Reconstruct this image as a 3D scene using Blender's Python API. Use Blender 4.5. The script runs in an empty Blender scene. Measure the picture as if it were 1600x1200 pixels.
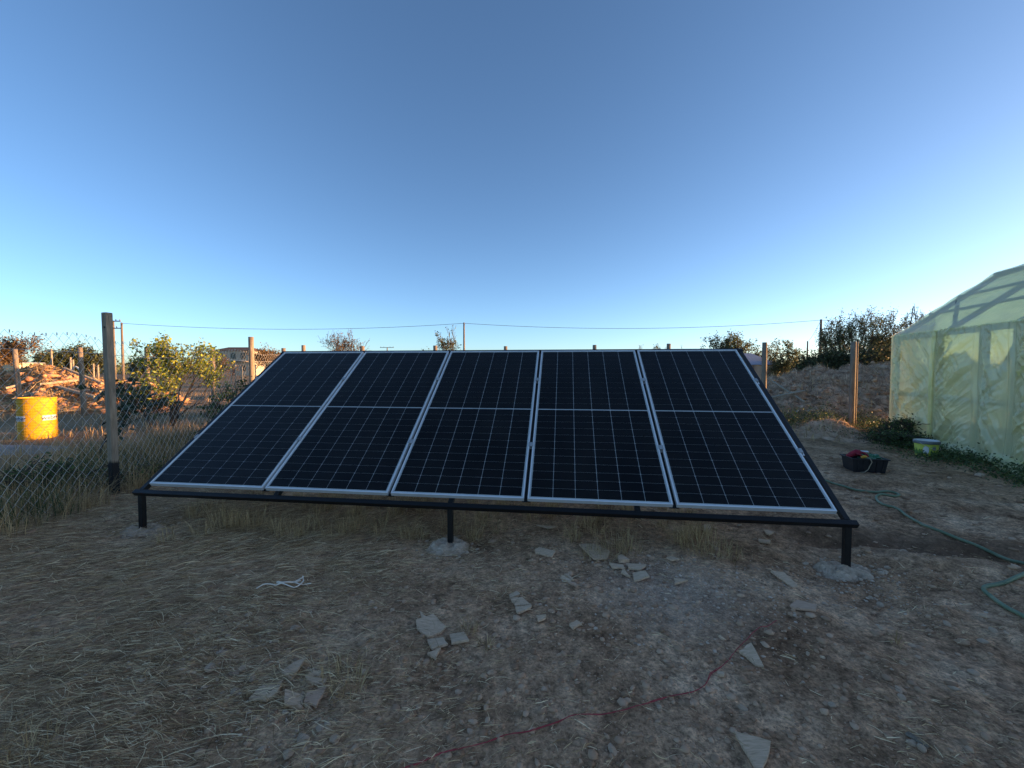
import bpy, math
import numpy as np
from mathutils import Vector, Matrix

# ------------------------------------------------------------------ camera, sky, sun, exposure
scene = bpy.context.scene
COL = scene.collection
R = math.radians
CAM = np.array([0.0, 0.0, 1.45])
F_PX = 645.71                       # focal length in pixels of a 1600 px wide frame
PITCH = R(-2.07)
cam_d = bpy.data.cameras.new('camera')
cam = bpy.data.objects.new('camera', cam_d)
COL.objects.link(cam)
cam.location = CAM
cam.rotation_euler = (R(90) + PITCH, 0, 0)
cam_d.sensor_width = 36
cam_d.lens = F_PX / 1600 * 36
cam_d.clip_start = 0.05
cam_d.clip_end = 9000
scene.camera = cam

SUN_EL, SUN_AZ = R(4.5), R(87)      # low evening sun, azimuth measured clockwise from +Y (to the right)
world = bpy.data.worlds.new('World')
scene.world = world
world.use_nodes = True
wn = world.node_tree
sky = wn.nodes.new('ShaderNodeTexSky')
sky.sky_type = 'NISHITA'
sky.sun_disc = False
sky.sun_elevation = SUN_EL
sky.sun_rotation = SUN_AZ
sky.air_density = 0.56
sky.dust_density = 0.6
sky.ozone_density = 1.95
wn.links.new(sky.outputs[0], wn.nodes['Background'].inputs[0])
wn.nodes['Background'].inputs[1].default_value = 0.1

sun_d = bpy.data.lights.new('sun', 'SUN')
sun_d.energy = 4.0
sun_d.angle = R(0.6)
sun_d.color = (1.0, 0.54, 0.23)
sun = bpy.data.objects.new('sun', sun_d)
COL.objects.link(sun)
S = Vector((math.cos(SUN_EL) * math.sin(SUN_AZ), math.cos(SUN_EL) * math.cos(SUN_AZ), math.sin(SUN_EL)))
sun.rotation_euler = S.to_track_quat('Z', 'Y').to_euler()
sun.location = (40, 3, 20)

vs = scene.view_settings
vs.view_transform = 'Standard'
vs.look = 'None'
vs.gamma = 1
vs.use_curve_mapping = False
vs.exposure = 2.06
scene.cycles.denoising_prefilter = 'NONE'

# ------------------------------------------------------------------ small maths helpers
def rng_(seed):
    return np.random.default_rng(seed)

def _hash(ix, iy, seed):
    h = (ix.astype(np.int64) * 374761393 + iy.astype(np.int64) * 668265263 + seed * 974634777) & 0xFFFFFFFF
    h = ((h ^ (h >> 13)) * 1274126177) & 0xFFFFFFFF
    h = h ^ (h >> 16)
    return (h & 0xFFFF) / 65535.0

def vnoise(x, y, seed=0):
    x = np.asarray(x, float); y = np.asarray(y, float)
    ix = np.floor(x); iy = np.floor(y)
    fx = x - ix; fy = y - iy
    fx = fx * fx * (3 - 2 * fx); fy = fy * fy * (3 - 2 * fy)
    a = _hash(ix, iy, seed); b = _hash(ix + 1, iy, seed)
    c = _hash(ix, iy + 1, seed); d = _hash(ix + 1, iy + 1, seed)
    return (a + (b - a) * fx) * (1 - fy) + (c + (d - c) * fx) * fy - 0.5

def fbm(x, y, seed=0, oct=4, gain=0.5):
    t = 0; a = 1.0
    for o in range(oct):
        t = t + a * vnoise(x * 2 ** o + 17.3 * o, y * 2 ** o - 9.1 * o, seed + o)
        a *= gain
    return t

def sstep(a, b, x):
    t = np.clip((np.asarray(x, float) - a) / (b - a), 0, 1)
    return t * t * (3 - 2 * t)

CP, SP = math.cos(PITCH), math.sin(PITCH)
def ray(px, py):
    cx = (px - 800) / F_PX; cy = -(py - 600) / F_PX
    d = np.array([cx, CP - cy * SP, SP + cy * CP])
    return d / d[1]

def at(px, py, depth):
    """point seen at a photograph pixel, at a known depth along +Y"""
    return CAM + ray(px, py) * depth

def on_z(px, py, z=0.0):
    r = ray(px, py)
    return CAM + r * ((z - CAM[2]) / r[2])

# ------------------------------------------------------------------ terrain heights
def _ground0(x, y):
    x = np.asarray(x, float); y = np.asarray(y, float)
    r = np.hypot(x, y)
    near = 1 - sstep(8, 20, r)
    h = 0.05 * vnoise(x * 0.35, y * 0.35, 3) * near
    rough = 0.55 + 0.9 * sstep(0.3, 3.2, x)
    h = h + near * rough * (0.045 * vnoise(x * 1.3, y * 1.3, 5) + 0.028 * vnoise(x * 3.1, y * 3.1, 7)
                            + 0.022 * vnoise(x * 7.3, y * 7.3, 9) + 0.016 * vnoise(x * 17, y * 17, 11))
    # torn-up furrow beside the array on the right
    u = (y - 3.55) + 0.42 * (x - 2.6)
    h = h - 0.12 * np.exp(-(u / 0.17) ** 2) * sstep(2.2, 2.9, x) * (1 - sstep(4.6, 6.0, x)) * (0.7 + 0.8 * vnoise(x * 4, y * 4, 21))
    h = h + 0.05 * np.exp(-((u + 0.34) / 0.2) ** 2) * sstep(2.4, 3.0, x) * (1 - sstep(4.6, 6.0, x))
    # broad far undulation
    h = h + 0.25 * vnoise(x * 0.02, y * 0.02, 31) * sstep(20, 60, r)
    return h

PAD = [(-3.41, 3.72, -0.06), (-0.51, 3.37, -0.035), (2.455, 3.01, -0.045)]
PAD = [(a, b_, z_ - float(_ground0(a, b_))) for a, b_, z_ in PAD]
def ground_h(x, y):
    h = _ground0(x, y)
    for a, b_, dz in PAD:
        h = h + dz * np.exp(-((np.asarray(x, float) - a) ** 2 + (np.asarray(y, float) - b_) ** 2) / 0.45 ** 2)
    return h

def mound_right(x, y):
    r = x / np.maximum(y, 1)
    H = np.interp(r, [0.40, 0.52, 0.60, 0.66, 0.72, 0.79, 0.84, 0.93, 1.1, 1.25, 1.4], [0, 0.35, 1.0, 1.38, 1.38, 1.55, 1.78, 1.84, 1.7, 1.0, 0])
    yy = np.interp(y, [10.0, 11.2, 12.6, 14.0, 15.4, 18.0], [0, 0.36, 0.74, 1.0, 0.8, 0])
    n = 1 + 0.42 * vnoise(x * 0.9, y * 0.9, 41) + 0.26 * vnoise(x * 2.3, y * 2.3, 43)
    z = H * yy * n
    return z + np.minimum(z, 0.25) * (0.75 * vnoise(x * 5, y * 5, 45) + 0.6 * vnoise(x * 11, y * 11, 47)) - 0.22 * np.minimum(z, 0.5) * (1 - np.abs(2 * vnoise(x * 1.7 + y * 0.5, y * 2.6 - x * 0.4, 49))) ** 3 - 0.05

def mound_small(x, y):
    z = 0
    for (cx, cy, sx, sy, h, an) in ((7.15, 9.3, 0.75, 0.34, 0.30, -0.5), (6.3, 8.6, 0.8, 0.35, 0.20, -0.35), (5.6, 8.9, 0.6, 0.4, 0.16, 0.1), (7.4, 10.3, 1.1, 0.45, 0.26, 0.05)):
        dx = x - cx; dy = y - cy
        a = dx * math.cos(an) + dy * math.sin(an); b = -dx * math.sin(an) + dy * math.cos(an)
        z = z + h * np.exp(-(a / sx) ** 2 - (b / sy) ** 2)
    return z * (1 + 0.5 * vnoise(x * 3, y * 3, 51) + 0.4 * vnoise(x * 8, y * 8, 53)) - 0.05

def mound_left(x, y):
    r = x / np.maximum(y, 1)
    H = np.interp(r, [-1.9, -1.5, -1.3, -1.22, -1.14, -1.09, -1.05, -0.98, -0.90, -0.84, -0.78], [0, 1.2, 1.25, 1.3, 1.62, 1.25, 0.95, 0.85, 0.75, 0.5, 0])
    yy = np.interp(y, [13.2, 14.4, 16.0, 17.2, 18.4, 21], [0, 0.35, 0.8, 1.0, 0.75, 0])
    z = H * yy * (1 + 0.5 * vnoise(x * 0.8, y * 0.8, 61) + 0.3 * vnoise(x * 2.1, y * 2.1, 63))
    return z + np.minimum(z, 0.3) * (0.6 * vnoise(x * 4.4, y * 4.4, 65) + 0.4 * vnoise(x * 9, y * 9, 67)) - 0.06

def sand_heap(x, y):
    z = 0.13 * np.exp(-((x + 9.6) / 1.25) ** 2 - ((y - 7.3) / 0.45) ** 2)
    return z * (1 + 0.6 * vnoise(x * 3, y * 3, 71) + 0.3 * vnoise(x * 9, y * 9, 73)) - 0.03

def top_h(x, y):
    g = ground_h(x, y)
    for m in (mound_right, mound_small, mound_left, sand_heap):
        g = np.maximum(g, m(np.asarray(x, float), np.asarray(y, float)) + np.where(True, 0, 0))
    return g

def hit(px, py, lift=0.0):
    """where the sight line through a photograph pixel meets the terrain"""
    r = ray(px, py)
    t = np.linspace(1.2, 30, 2900)
    P = CAM + r * t[:, None]
    d = P[:, 2] - top_h(P[:, 0], P[:, 1])
    i = int(np.argmax(d <= 0)) if (d <= 0).any() else len(t) - 1
    p = P[i].copy()
    p[2] = float(top_h(p[0], p[1])) + lift
    return p

# ------------------------------------------------------------------ materials
def nd(t, kind, **kw):
    n = t.nodes.new(kind)
    for k, v in kw.items():
        setattr(n, k, v)
    return n

def ramp(t, fac, stops):
    r = nd(t, 'ShaderNodeValToRGB')
    e = r.color_ramp.elements
    while len(e) < len(stops):
        e.new(0.5)
    for q, (p, c) in zip(e, stops):
        q.position = p
        q.color = (*c, 1)
    t.links.new(fac, r.inputs[0])
    return r.outputs[0]

def noise(t, vec, scale, detail=4, rough=0.55, dist=0.0):
    n = nd(t, 'ShaderNodeTexNoise')
    n.inputs['Scale'].default_value = scale
    n.inputs['Detail'].default_value = detail
    n.inputs['Roughness'].default_value = rough
    n.inputs['Distortion'].default_value = dist
    if vec is not None:
        t.links.new(vec, n.inputs['Vector'])
    return n.outputs[0]

def mixc(t, fac, a, b, mode='MIX'):
    m = nd(t, 'ShaderNodeMix', data_type='RGBA', blend_type=mode)
    for s, v in ((m.inputs[0], fac), (m.inputs[6], a), (m.inputs[7], b)):
        if isinstance(v, (int, float)):
            s.default_value = v
        elif isinstance(v, tuple):
            s.default_value = (*v, 1)
        else:
            t.links.new(v, s)
    return m.outputs[2]

def nmap(t, src, a, b_):
    m_ = nd(t, 'ShaderNodeMapRange'); m_.inputs[1].default_value = a; m_.inputs[2].default_value = b_
    t.links.new(src, m_.inputs[0])
    return m_.outputs[0]

def base_mat(name):
    m = bpy.data.materials.new(name)
    m.use_nodes = True
    t = m.node_tree
    return m, t, t.nodes['Principled BSDF']

def mat(name, stops, scale=8, detail=5, rough=0.8, bump=0.0, bscale=None, metal=0.0, stretch=None, island=0.0, spec=0.3, dist=0.0, coat=0.0):
    """noise-coloured surface; island = share of the colour decided per loose piece"""
    m, t, b = base_mat(name)
    tc = nd(t, 'ShaderNodeTexCoord')
    vec = tc.outputs['Object']
    if stretch:
        mp = nd(t, 'ShaderNodeMapping')
        mp.inputs['Scale'].default_value = stretch
        t.links.new(vec, mp.inputs[0])
        vec = mp.outputs[0]
    f = noise(t, vec, scale, detail, 0.6, dist)
    f0 = f
    if island:
        g = nd(t, 'ShaderNodeNewGeometry')
        mm = nd(t, 'ShaderNodeMix', data_type='FLOAT')
        mm.inputs[0].default_value = island
        t.links.new(f, mm.inputs[2])
        t.links.new(g.outputs['Random Per Island'], mm.inputs[3])
        f = mm.outputs[0]
    t.links.new(ramp(t, f, stops), b.inputs['Base Color'])
    b.inputs['Roughness'].default_value = rough
    b.inputs['Metallic'].default_value = metal
    b.inputs['Specular IOR Level'].default_value = spec
    b.inputs['Coat Weight'].default_value = coat
    if bump:
        bp = nd(t, 'ShaderNodeBump')
        bp.inputs['Strength'].default_value = bump
        bp.inputs['Distance'].default_value = 0.02
        t.links.new(noise(t, vec, bscale or scale * 3, 6, 0.65), bp.inputs['Height'])
        t.links.new(bp.outputs[0], b.inputs['Normal'])
    return m

def two(a, b, lo=0.3, hi=0.7):
    return [(lo, a), (hi, b)]

def leaf_mat(name, stops, trans=0.35, rough=0.5):
    m, t, b = base_mat(name)
    g = nd(t, 'ShaderNodeNewGeometry')
    c = ramp(t, g.outputs['Random Per Island'], stops)
    t.links.new(c, b.inputs['Base Color'])
    b.inputs['Roughness'].default_value = rough
    b.inputs['Specular IOR Level'].default_value = 0.3
    tr = nd(t, 'ShaderNodeBsdfTranslucent')
    t.links.new(c, tr.inputs[0])
    mx = nd(t, 'ShaderNodeMixShader')
    mx.inputs[0].default_value = trans
    out = t.nodes['Material Output']
    t.links.new(b.outputs[0], mx.inputs[1])
    t.links.new(tr.outputs[0], mx.inputs[2])
    t.links.new(mx.outputs[0], out.inputs[0])
    return m

def ground_mat():
    m, t, b = base_mat('soil_ground')
    tc = nd(t, 'ShaderNodeTexCoord')
    v = tc.outputs['Object']
    sx = nd(t, 'ShaderNodeSeparateXYZ')
    t.links.new(v, sx.inputs[0])
    n1 = noise(t, v, 1.7, 6, 0.65)
    n2 = noise(t, v, 14, 6, 0.7)
    n3 = noise(t, v, 60, 4, 0.7)
    soil = ramp(t, n1, [(0.32, (0.23, 0.122, 0.066)), (0.5, (0.48, 0.285, 0.165)), (0.68, (0.72, 0.47, 0.295))])
    fine = ramp(t, n2, [(0.34, (0.28, 0.27, 0.26)), (0.52, (0.95, 0.95, 0.95)), (0.68, (1.6, 1.57, 1.52))])  # soil mottling; its dark lows also paint crevice shade into the colour
    c = mixc(t, 0.8, soil, fine, 'MULTIPLY')
    fine2 = ramp(t, n3, [(0.36, (0.42, 0.40, 0.38)), (0.5, (1.0, 1.0, 1.0)), (0.64, (1.5, 1.48, 1.45))])  # finer mottling, with shade of the small crevices put into the colour
    c = mixc(t, 0.7, c, fine2, 'MULTIPLY')
    # trampled straw litter on the left
    mr = nd(t, 'ShaderNodeMapRange')
    mr.inputs[1].default_value = 0.6; mr.inputs[2].default_value = -2.6
    t.links.new(sx.outputs[0], mr.inputs[0])
    st = nd(t, 'ShaderNodeMath', operation='MULTIPLY')
    t.links.new(mr.outputs[0], st.inputs[0])
    t.links.new(ramp(t, noise(t, v, 2.4, 5, 0.6), [(0.35, (0, 0, 0)), (0.65, (0.75, 0.75, 0.75))]), st.inputs[1])
    mp = nd(t, 'ShaderNodeMapping')
    mp.inputs['Rotation'].default_value = (0, 0, R(-28)); mp.inputs['Scale'].default_value = (7, 45, 10)
    t.links.new(v, mp.inputs[0])
    straw = ramp(t, noise(t, mp.outputs[0], 1.5, 5, 0.7, 0.8), [(0.3, (0.13, 0.075, 0.036)), (0.5, (0.31, 0.195, 0.10)), (0.7, (0.58, 0.40, 0.22))])
    c = mixc(t, st.outputs[0], c, straw)
    # pale gravelly patch
    dst = nd(t, 'ShaderNodeVectorMath', operation='DISTANCE')
    t.links.new(v, dst.inputs[0]); dst.inputs[1].default_value = (1.05, 2.62, 0)
    pm = nd(t, 'ShaderNodeMapRange')
    pm.inputs[1].default_value = 0.62; pm.inputs[2].default_value = 0.05
    t.links.new(dst.outputs['Value'], pm.inputs[0])
    vo = nd(t, 'ShaderNodeTexVoronoi')
    vo.inputs['Scale'].default_value = 70
    t.links.new(v, vo.inputs['Vector'])
    gr = ramp(t, vo.outputs['Distance'], [(0.05, (0.70, 0.55, 0.44)), (0.6, (0.38, 0.28, 0.21))])
    pf = nd(t, 'ShaderNodeMath', operation='MULTIPLY')
    t.links.new(pm.outputs[0], pf.inputs[0]); t.links.new(n2, pf.inputs[1])
    c = mixc(t, pf.outputs[0], c, gr)
    # damp torn earth of the furrow beside the rack
    fu = nd(t, 'ShaderNodeMath', operation='MULTIPLY_ADD'); fu.inputs[1].default_value = 0.42
    t.links.new(sx.outputs[0], fu.inputs[0]); t.links.new(sx.outputs[1], fu.inputs[2])
    fw_ = nd(t, 'ShaderNodeMath', operation='ADD'); t.links.new(fu.outputs[0], fw_.inputs[0])
    wob = nd(t, 'ShaderNodeMath', operation='MULTIPLY'); wob.inputs[1].default_value = 0.5; t.links.new(noise(t, v, 3, 5, 0.6), wob.inputs[0]); t.links.new(wob.outputs[0], fw_.inputs[1])
    fm = ramp(t, nmap(t, fw_.outputs[0], 4.35, 5.5), [(0.0, (0, 0, 0)), (0.35, (1, 1, 1)), (0.65, (1, 1, 1)), (1.0, (0, 0, 0))])
    fx_ = ramp(t, nmap(t, sx.outputs[0], 2.3, 6.0), [(0.0, (0, 0, 0)), (0.2, (0.8, 0.8, 0.8)), (0.6, (0.6, 0.6, 0.6)), (1.0, (0, 0, 0))])
    c = mixc(t, mixc(t, 1.0, fm, fx_, 'MULTIPLY'), c, (0.13, 0.075, 0.045))
    # open fields farther off: dry grass over soil
    ln = nd(t, 'ShaderNodeVectorMath', operation='LENGTH')
    t.links.new(v, ln.inputs[0])
    fr = nd(t, 'ShaderNodeMapRange')
    fr.inputs[1].default_value = 6.5; fr.inputs[2].default_value = 15
    t.links.new(ln.outputs['Value'], fr.inputs[0])
    far = ramp(t, noise(t, v, 0.35, 8, 0.7), [(0.32, (0.11, 0.10, 0.05)), (0.5, (0.23, 0.17, 0.095)), (0.66, (0.32, 0.235, 0.14))])
    c = mixc(t, fr.outputs[0], c, mixc(t, 0.6, far, fine, 'MULTIPLY'))
    t.links.new(c, b.inputs['Base Color'])
    b.inputs['Roughness'].default_value = 0.95
    b.inputs['Specular IOR Level'].default_value = 0.15
    bp = nd(t, 'ShaderNodeBump'); bp.inputs['Strength'].default_value = 0.9; bp.inputs['Distance'].default_value = 0.02
    t.links.new(n2, bp.inputs['Height'])
    b2 = nd(t, 'ShaderNodeBump'); b2.inputs['Strength'].default_value = 0.8; b2.inputs['Distance'].default_value = 0.008
    t.links.new(n3, b2.inputs['Height']); t.links.new(bp.outputs[0], b2.inputs['Normal'])
    t.links.new(b2.outputs[0], b.inputs['Normal'])
    return m

def fold_vec(t, src):
    m_ = nd(t, 'ShaderNodeMapping'); m_.inputs['Rotation'].default_value = (R(28), R(12), 0); m_.inputs['Scale'].default_value = (2.2, 2.2, 0.55)
    t.links.new(src, m_.inputs[0])
    return m_.outputs[0]

def film_mat(name, col, alpha=0.28):
    m, t, b = base_mat(name)
    tc = nd(t, 'ShaderNodeTexCoord')
    n = noise(t, tc.outputs['Object'], 2.2, 5, 0.6, 0.6)
    lo = tuple(v * 0.92 for v in col)
    c = ramp(t, n, [(0.3, lo), (0.62, col)])
    t.links.new(c, b.inputs['Base Color'])
    b.inputs['Roughness'].default_value = 0.14
    b.inputs['Specular IOR Level'].default_value = 1.0 if 'roof' not in name else 0.4
    bp = nd(t, 'ShaderNodeBump'); bp.inputs['Strength'].default_value = 0.35; bp.inputs['Distance'].default_value = 0.02
    t.links.new(noise(t, fold_vec(t, tc.outputs['Object']), 9, 4, 0.55, 0.6), bp.inputs['Height'])
    t.links.new(bp.outputs[0], b.inputs['Normal'])
    tl = nd(t, 'ShaderNodeBsdfTranslucent'); t.links.new(c, tl.inputs[0])
    tp = nd(t, 'ShaderNodeBsdfTransparent'); tp.inputs[0].default_value = (*[min(1, v * 1.25) for v in col], 1)
    m1 = nd(t, 'ShaderNodeMixShader'); m1.inputs[0].default_value = 0.26
    t.links.new(b.outputs[0], m1.inputs[1]); t.links.new(tl.outputs[0], m1.inputs[2])
    m2 = nd(t, 'ShaderNodeMixShader')
    ar = nd(t, 'ShaderNodeMapRange'); ar.inputs[3].default_value = alpha * 0.5; ar.inputs[4].default_value = alpha * 1.6
    t.links.new(n, ar.inputs[0]); t.links.new(ar.outputs[0], m2.inputs[0])
    t.links.new(m1.outputs[0], m2.inputs[1]); t.links.new(tp.outputs[0], m2.inputs[2])
    t.links.new(m2.outputs[0], t.nodes['Material Output'].inputs[0])
    return m

def glass_mat(name):
    m, t, b = base_mat(name)
    tp = nd(t, 'ShaderNodeBsdfTransparent'); tp.inputs[0].default_value = (0.97, 0.98, 0.98, 1)
    gl = nd(t, 'ShaderNodeBsdfGlossy'); gl.inputs['Roughness'].default_value = 0.06
    lw = nd(t, 'ShaderNodeLayerWeight'); lw.inputs[0].default_value = 0.5
    pw = nd(t, 'ShaderNodeMath', operation='POWER'); pw.inputs[1].default_value = 5
    t.links.new(lw.outputs['Facing'], pw.inputs[0])
    ma = nd(t, 'ShaderNodeMath', operation='MULTIPLY_ADD'); ma.inputs[1].default_value = 0.4; ma.inputs[2].default_value = 0.003
    t.links.new(pw.outputs[0], ma.inputs[0])
    df = nd(t, 'ShaderNodeBsdfDiffuse'); df.inputs[0].default_value = (0.42, 0.36, 0.30, 1)
    oc = nd(t, 'ShaderNodeTexCoord'); oi = nd(t, 'ShaderNodeObjectInfo')
    va = nd(t, 'ShaderNodeVectorMath', operation='ADD'); t.links.new(oc.outputs['Object'], va.inputs[0]); t.links.new(oi.outputs['Location'], va.inputs[1])
    dr = nd(t, 'ShaderNodeMapRange'); dr.inputs[1].default_value = 0.35; dr.inputs[2].default_value = 0.8; dr.inputs[3].default_value = 0.002; dr.inputs[4].default_value = 0.02
    t.links.new(noise(t, va.outputs[0], 2.3, 7, 0.68, 0.4), dr.inputs[0])
    md = nd(t, 'ShaderNodeMixShader'); t.links.new(dr.outputs[0], md.inputs[0]); t.links.new(tp.outputs[0], md.inputs[1]); t.links.new(df.outputs[0], md.inputs[2])
    mx = nd(t, 'ShaderNodeMixShader')
    t.links.new(ma.outputs[0], mx.inputs[0]); t.links.new(md.outputs[0], mx.inputs[1]); t.links.new(gl.outputs[0], mx.inputs[2])
    t.links.new(mx.outputs[0], t.nodes['Material Output'].inputs[0])
    return m

M = {}
M['ground'] = ground_mat()
M['mound'] = mat('dug_earth', [(0.32, (0.23, 0.14, 0.09)), (0.5, (0.54, 0.36, 0.24)), (0.68, (0.74, 0.53, 0.38))], 5, 9, 0.95, 1.0, 14)
M['rubble'] = mat('dry_rubble', [(0.3, (0.19, 0.085, 0.04)), (0.5, (0.48, 0.235, 0.115)), (0.7, (0.66, 0.37, 0.20))], 2.2, 8, 0.95, 1.0, 9)
M['sand'] = mat('pale_sand', two((0.24, 0.22, 0.20), (0.40, 0.37, 0.34)), 5, 6, 0.95, 0.6, 30)
M['steel'] = mat('black_painted_steel', two((0.0035, 0.0035, 0.004), (0.008, 0.008, 0.009)), 12, 5, 0.45, 0.15, 60, spec=0.35)
M['alu'] = mat('silver_aluminium', two((0.74, 0.73, 0.72), (0.84, 0.83, 0.82)), 9, 4, 0.38, metal=0.25, spec=0.5)
M['cell'] = mat('silicon_cell', two((0.0024, 0.0024, 0.0034), (0.0044, 0.0044, 0.0062)), 3, 3, 0.4, stretch=(2, 140, 1), spec=0.12)
M['backsheet'] = mat('white_backsheet', two((0.52, 0.52, 0.52), (0.62, 0.61, 0.60)), 20, 3, 0.6)
M['dull_alu'] = mat('dull_aluminium', two((0.34, 0.34, 0.34), (0.44, 0.44, 0.44)), 9, 4, 0.5, metal=0.3)
M['glass'] = glass_mat('module_glass')
M['concrete'] = mat('rough_concrete', [(0.3, (0.38, 0.265, 0.18)), (0.55, (0.64, 0.47, 0.335)), (0.75, (0.82, 0.63, 0.47))], 22, 8, 0.9, 1.0, 60)
M['wood'] = mat('weathered_wood', [(0.3, (0.13, 0.10, 0.075)), (0.5, (0.22, 0.175, 0.13)), (0.7, (0.30, 0.245, 0.185))], 6, 6, 0.85, 0.5, 20, stretch=(6, 6, 0.7))
M['board'] = mat('pale_board', two((0.24, 0.20, 0.14), (0.40, 0.34, 0.25)), 5, 6, 0.8, 0.4, 20, stretch=(3, 3, 3))
M['wire'] = mat('galvanised_wire', two((0.48, 0.45, 0.40), (0.66, 0.62, 0.56)), 30, 3, 0.5, metal=0.1)
M['straw'] = leaf_mat('dry_straw', [(0.0, (0.10, 0.055, 0.024)), (0.35, (0.36, 0.22, 0.098)), (0.7, (0.74, 0.51, 0.265)), (1.0, (0.97, 0.77, 0.48))], 0.1, 0.8)
M['drygrass'] = leaf_mat('dry_grass_blades', [(0.0, (0.22, 0.14, 0.062)), (0.5, (0.48, 0.325, 0.155)), (1.0, (0.68, 0.50, 0.27))], 0.2, 0.8)
M['brush'] = leaf_mat('dead_stalks', [(0.0, (0.14, 0.088, 0.055)), (0.5, (0.38, 0.26, 0.16)), (0.85, (0.58, 0.43, 0.28)), (1.0, (0.78, 0.62, 0.43))], 0.05, 0.85)
M['greengrass'] = leaf_mat('green_grass_blades', [(0.0, (0.03, 0.045, 0.018)), (0.5, (0.06, 0.085, 0.03)), (1.0, (0.13, 0.15, 0.06))], 0.25, 0.6)
M['weed'] = leaf_mat('weed_leaves', [(0.0, (0.035, 0.058, 0.022)), (0.6, (0.085, 0.125, 0.042)), (1.0, (0.15, 0.20, 0.07))], 0.25)
M['citrus'] = leaf_mat('citrus_leaves', [(0.0, (0.09, 0.14, 0.03)), (0.5, (0.24, 0.30, 0.04)), (0.85, (0.42, 0.42, 0.05)), (1.0, (0.55, 0.50, 0.06))], 0.4)
M['broadleaf'] = leaf_mat('broad_dark_leaves', [(0.0, (0.022, 0.035, 0.02)), (0.6, (0.045, 0.065, 0.035)), (1.0, (0.09, 0.11, 0.055))], 0.2)
M['dkleaf'] = leaf_mat('dark_tree_leaves', [(0.0, (0.032, 0.042, 0.02)), (0.6, (0.07, 0.085, 0.035)), (1.0, (0.12, 0.135, 0.055))], 0.25, 0.6)
M['olive'] = leaf_mat('olive_tree_leaves', [(0.0, (0.05, 0.065, 0.03)), (0.6, (0.105, 0.13, 0.055)), (1.0, (0.18, 0.20, 0.09))], 0.3, 0.6)
M['autumn'] = leaf_mat('autumn_leaves', [(0.0, (0.07, 0.045, 0.02)), (0.6, (0.16, 0.10, 0.045)), (1.0, (0.26, 0.17, 0.08))], 0.3, 0.6)
M['bark'] = mat('bark', two((0.05, 0.04, 0.032), (0.13, 0.105, 0.085)), 14, 5, 0.95, 0.6, 40)
M['clod'] = mat('soil_clods', [(0.1, (0.27, 0.155, 0.09)), (0.6, (0.46, 0.285, 0.175)), (1.0, (0.62, 0.42, 0.28))], 6, 4, 0.95, island=0.75)
M['gravel'] = mat('grey_gravel', [(0.1, (0.30, 0.20, 0.13)), (0.6, (0.48, 0.345, 0.245)), (1.0, (0.70, 0.54, 0.41))], 6, 4, 0.9, island=0.8)
M['stone'] = mat('grey_stone', two((0.42, 0.285, 0.19), (0.64, 0.47, 0.335)), 16, 6, 0.9, 0.5, 60)
M['tile'] = mat('unglazed_tile', [(0.25, (0.38, 0.25, 0.16)), (0.5, (0.64, 0.445, 0.29)), (0.75, (0.76, 0.55, 0.38))], 24, 6, 0.85, 0.5, 50, stretch=(1, 9, 1))
M['tile_warm'] = mat('pinkish_tile', two((0.50, 0.315, 0.205), (0.64, 0.42, 0.29)), 24, 6, 0.85, 0.5, 50, stretch=(1, 9, 1))
M['red'] = mat('red_yarn', two((0.30, 0.035, 0.045), (0.46, 0.075, 0.085)), 40, 3, 0.9)
M['white_cord'] = mat('white_cord', two((0.80, 0.68, 0.54), (0.92, 0.80, 0.66)), 40, 3, 0.6)
M['hose'] = mat('green_hose', [(0.3, (0.10, 0.15, 0.085)), (0.55, (0.17, 0.22, 0.13)), (0.8, (0.30, 0.31, 0.20))], 7, 5, 0.5, 0.1, 60, spec=0.4)
M['film'] = film_mat('green_plastic_film', (0.96, 0.94, 0.56), 0.26)
M['film_seam'] = film_mat('yellowed_film_strip', (0.94, 0.90, 0.46), 0.2)
M['film_roof'] = film_mat('roof_plastic_film', (0.98, 0.91, 0.50), 0.30)
M['barrel'] = mat('yellow_drum_paint', [(0.25, (0.46, 0.24, 0.012)), (0.5, (0.60, 0.32, 0.012)), (0.75, (0.66, 0.37, 0.02))], 5, 6, 0.6, 0.1, 30, spec=0.3)
M['white'] = mat('white_paint', two((0.62, 0.62, 0.60), (0.76, 0.76, 0.74)), 12, 4, 0.5)
M['ink'] = mat('navy_ink', two((0.02, 0.035, 0.12), (0.03, 0.05, 0.16)), 12, 3, 0.5)
M['yellow_label'] = mat('lime_yellow_label', two((0.42, 0.46, 0.05), (0.58, 0.60, 0.10)), 9, 5, 0.5)
M['green_label'] = mat('green_label_patch', two((0.06, 0.16, 0.04), (0.14, 0.26, 0.06)), 14, 4, 0.5)
M['grey_plastic'] = mat('grey_plastic', two((0.14, 0.15, 0.16), (0.21, 0.22, 0.23)), 12, 3, 0.45)
M['black_plastic'] = mat('black_plastic', two((0.010, 0.010, 0.013), (0.020, 0.020, 0.024)), 9, 4, 0.5, spec=0.4)
M['green_plastic'] = mat('green_plastic_sheet', two((0.012, 0.11, 0.045), (0.03, 0.19, 0.08)), 14, 4, 0.35, spec=0.5)
M['red_cloth'] = mat('red_rubber', two((0.22, 0.012, 0.03), (0.40, 0.03, 0.05)), 18, 4, 0.6)
M['amber'] = mat('amber_plastic', two((0.60, 0.28, 0.03), (0.70, 0.36, 0.06)), 12, 3, 0.5)
M['beige'] = mat('beige_cord', two((0.34, 0.27, 0.19), (0.44, 0.36, 0.26)), 12, 3, 0.7)
M['pole'] = mat('pole_wood', two((0.13, 0.105, 0.085), (0.22, 0.18, 0.145)), 4, 4, 0.9, stretch=(2, 2, 0.3))
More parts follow.
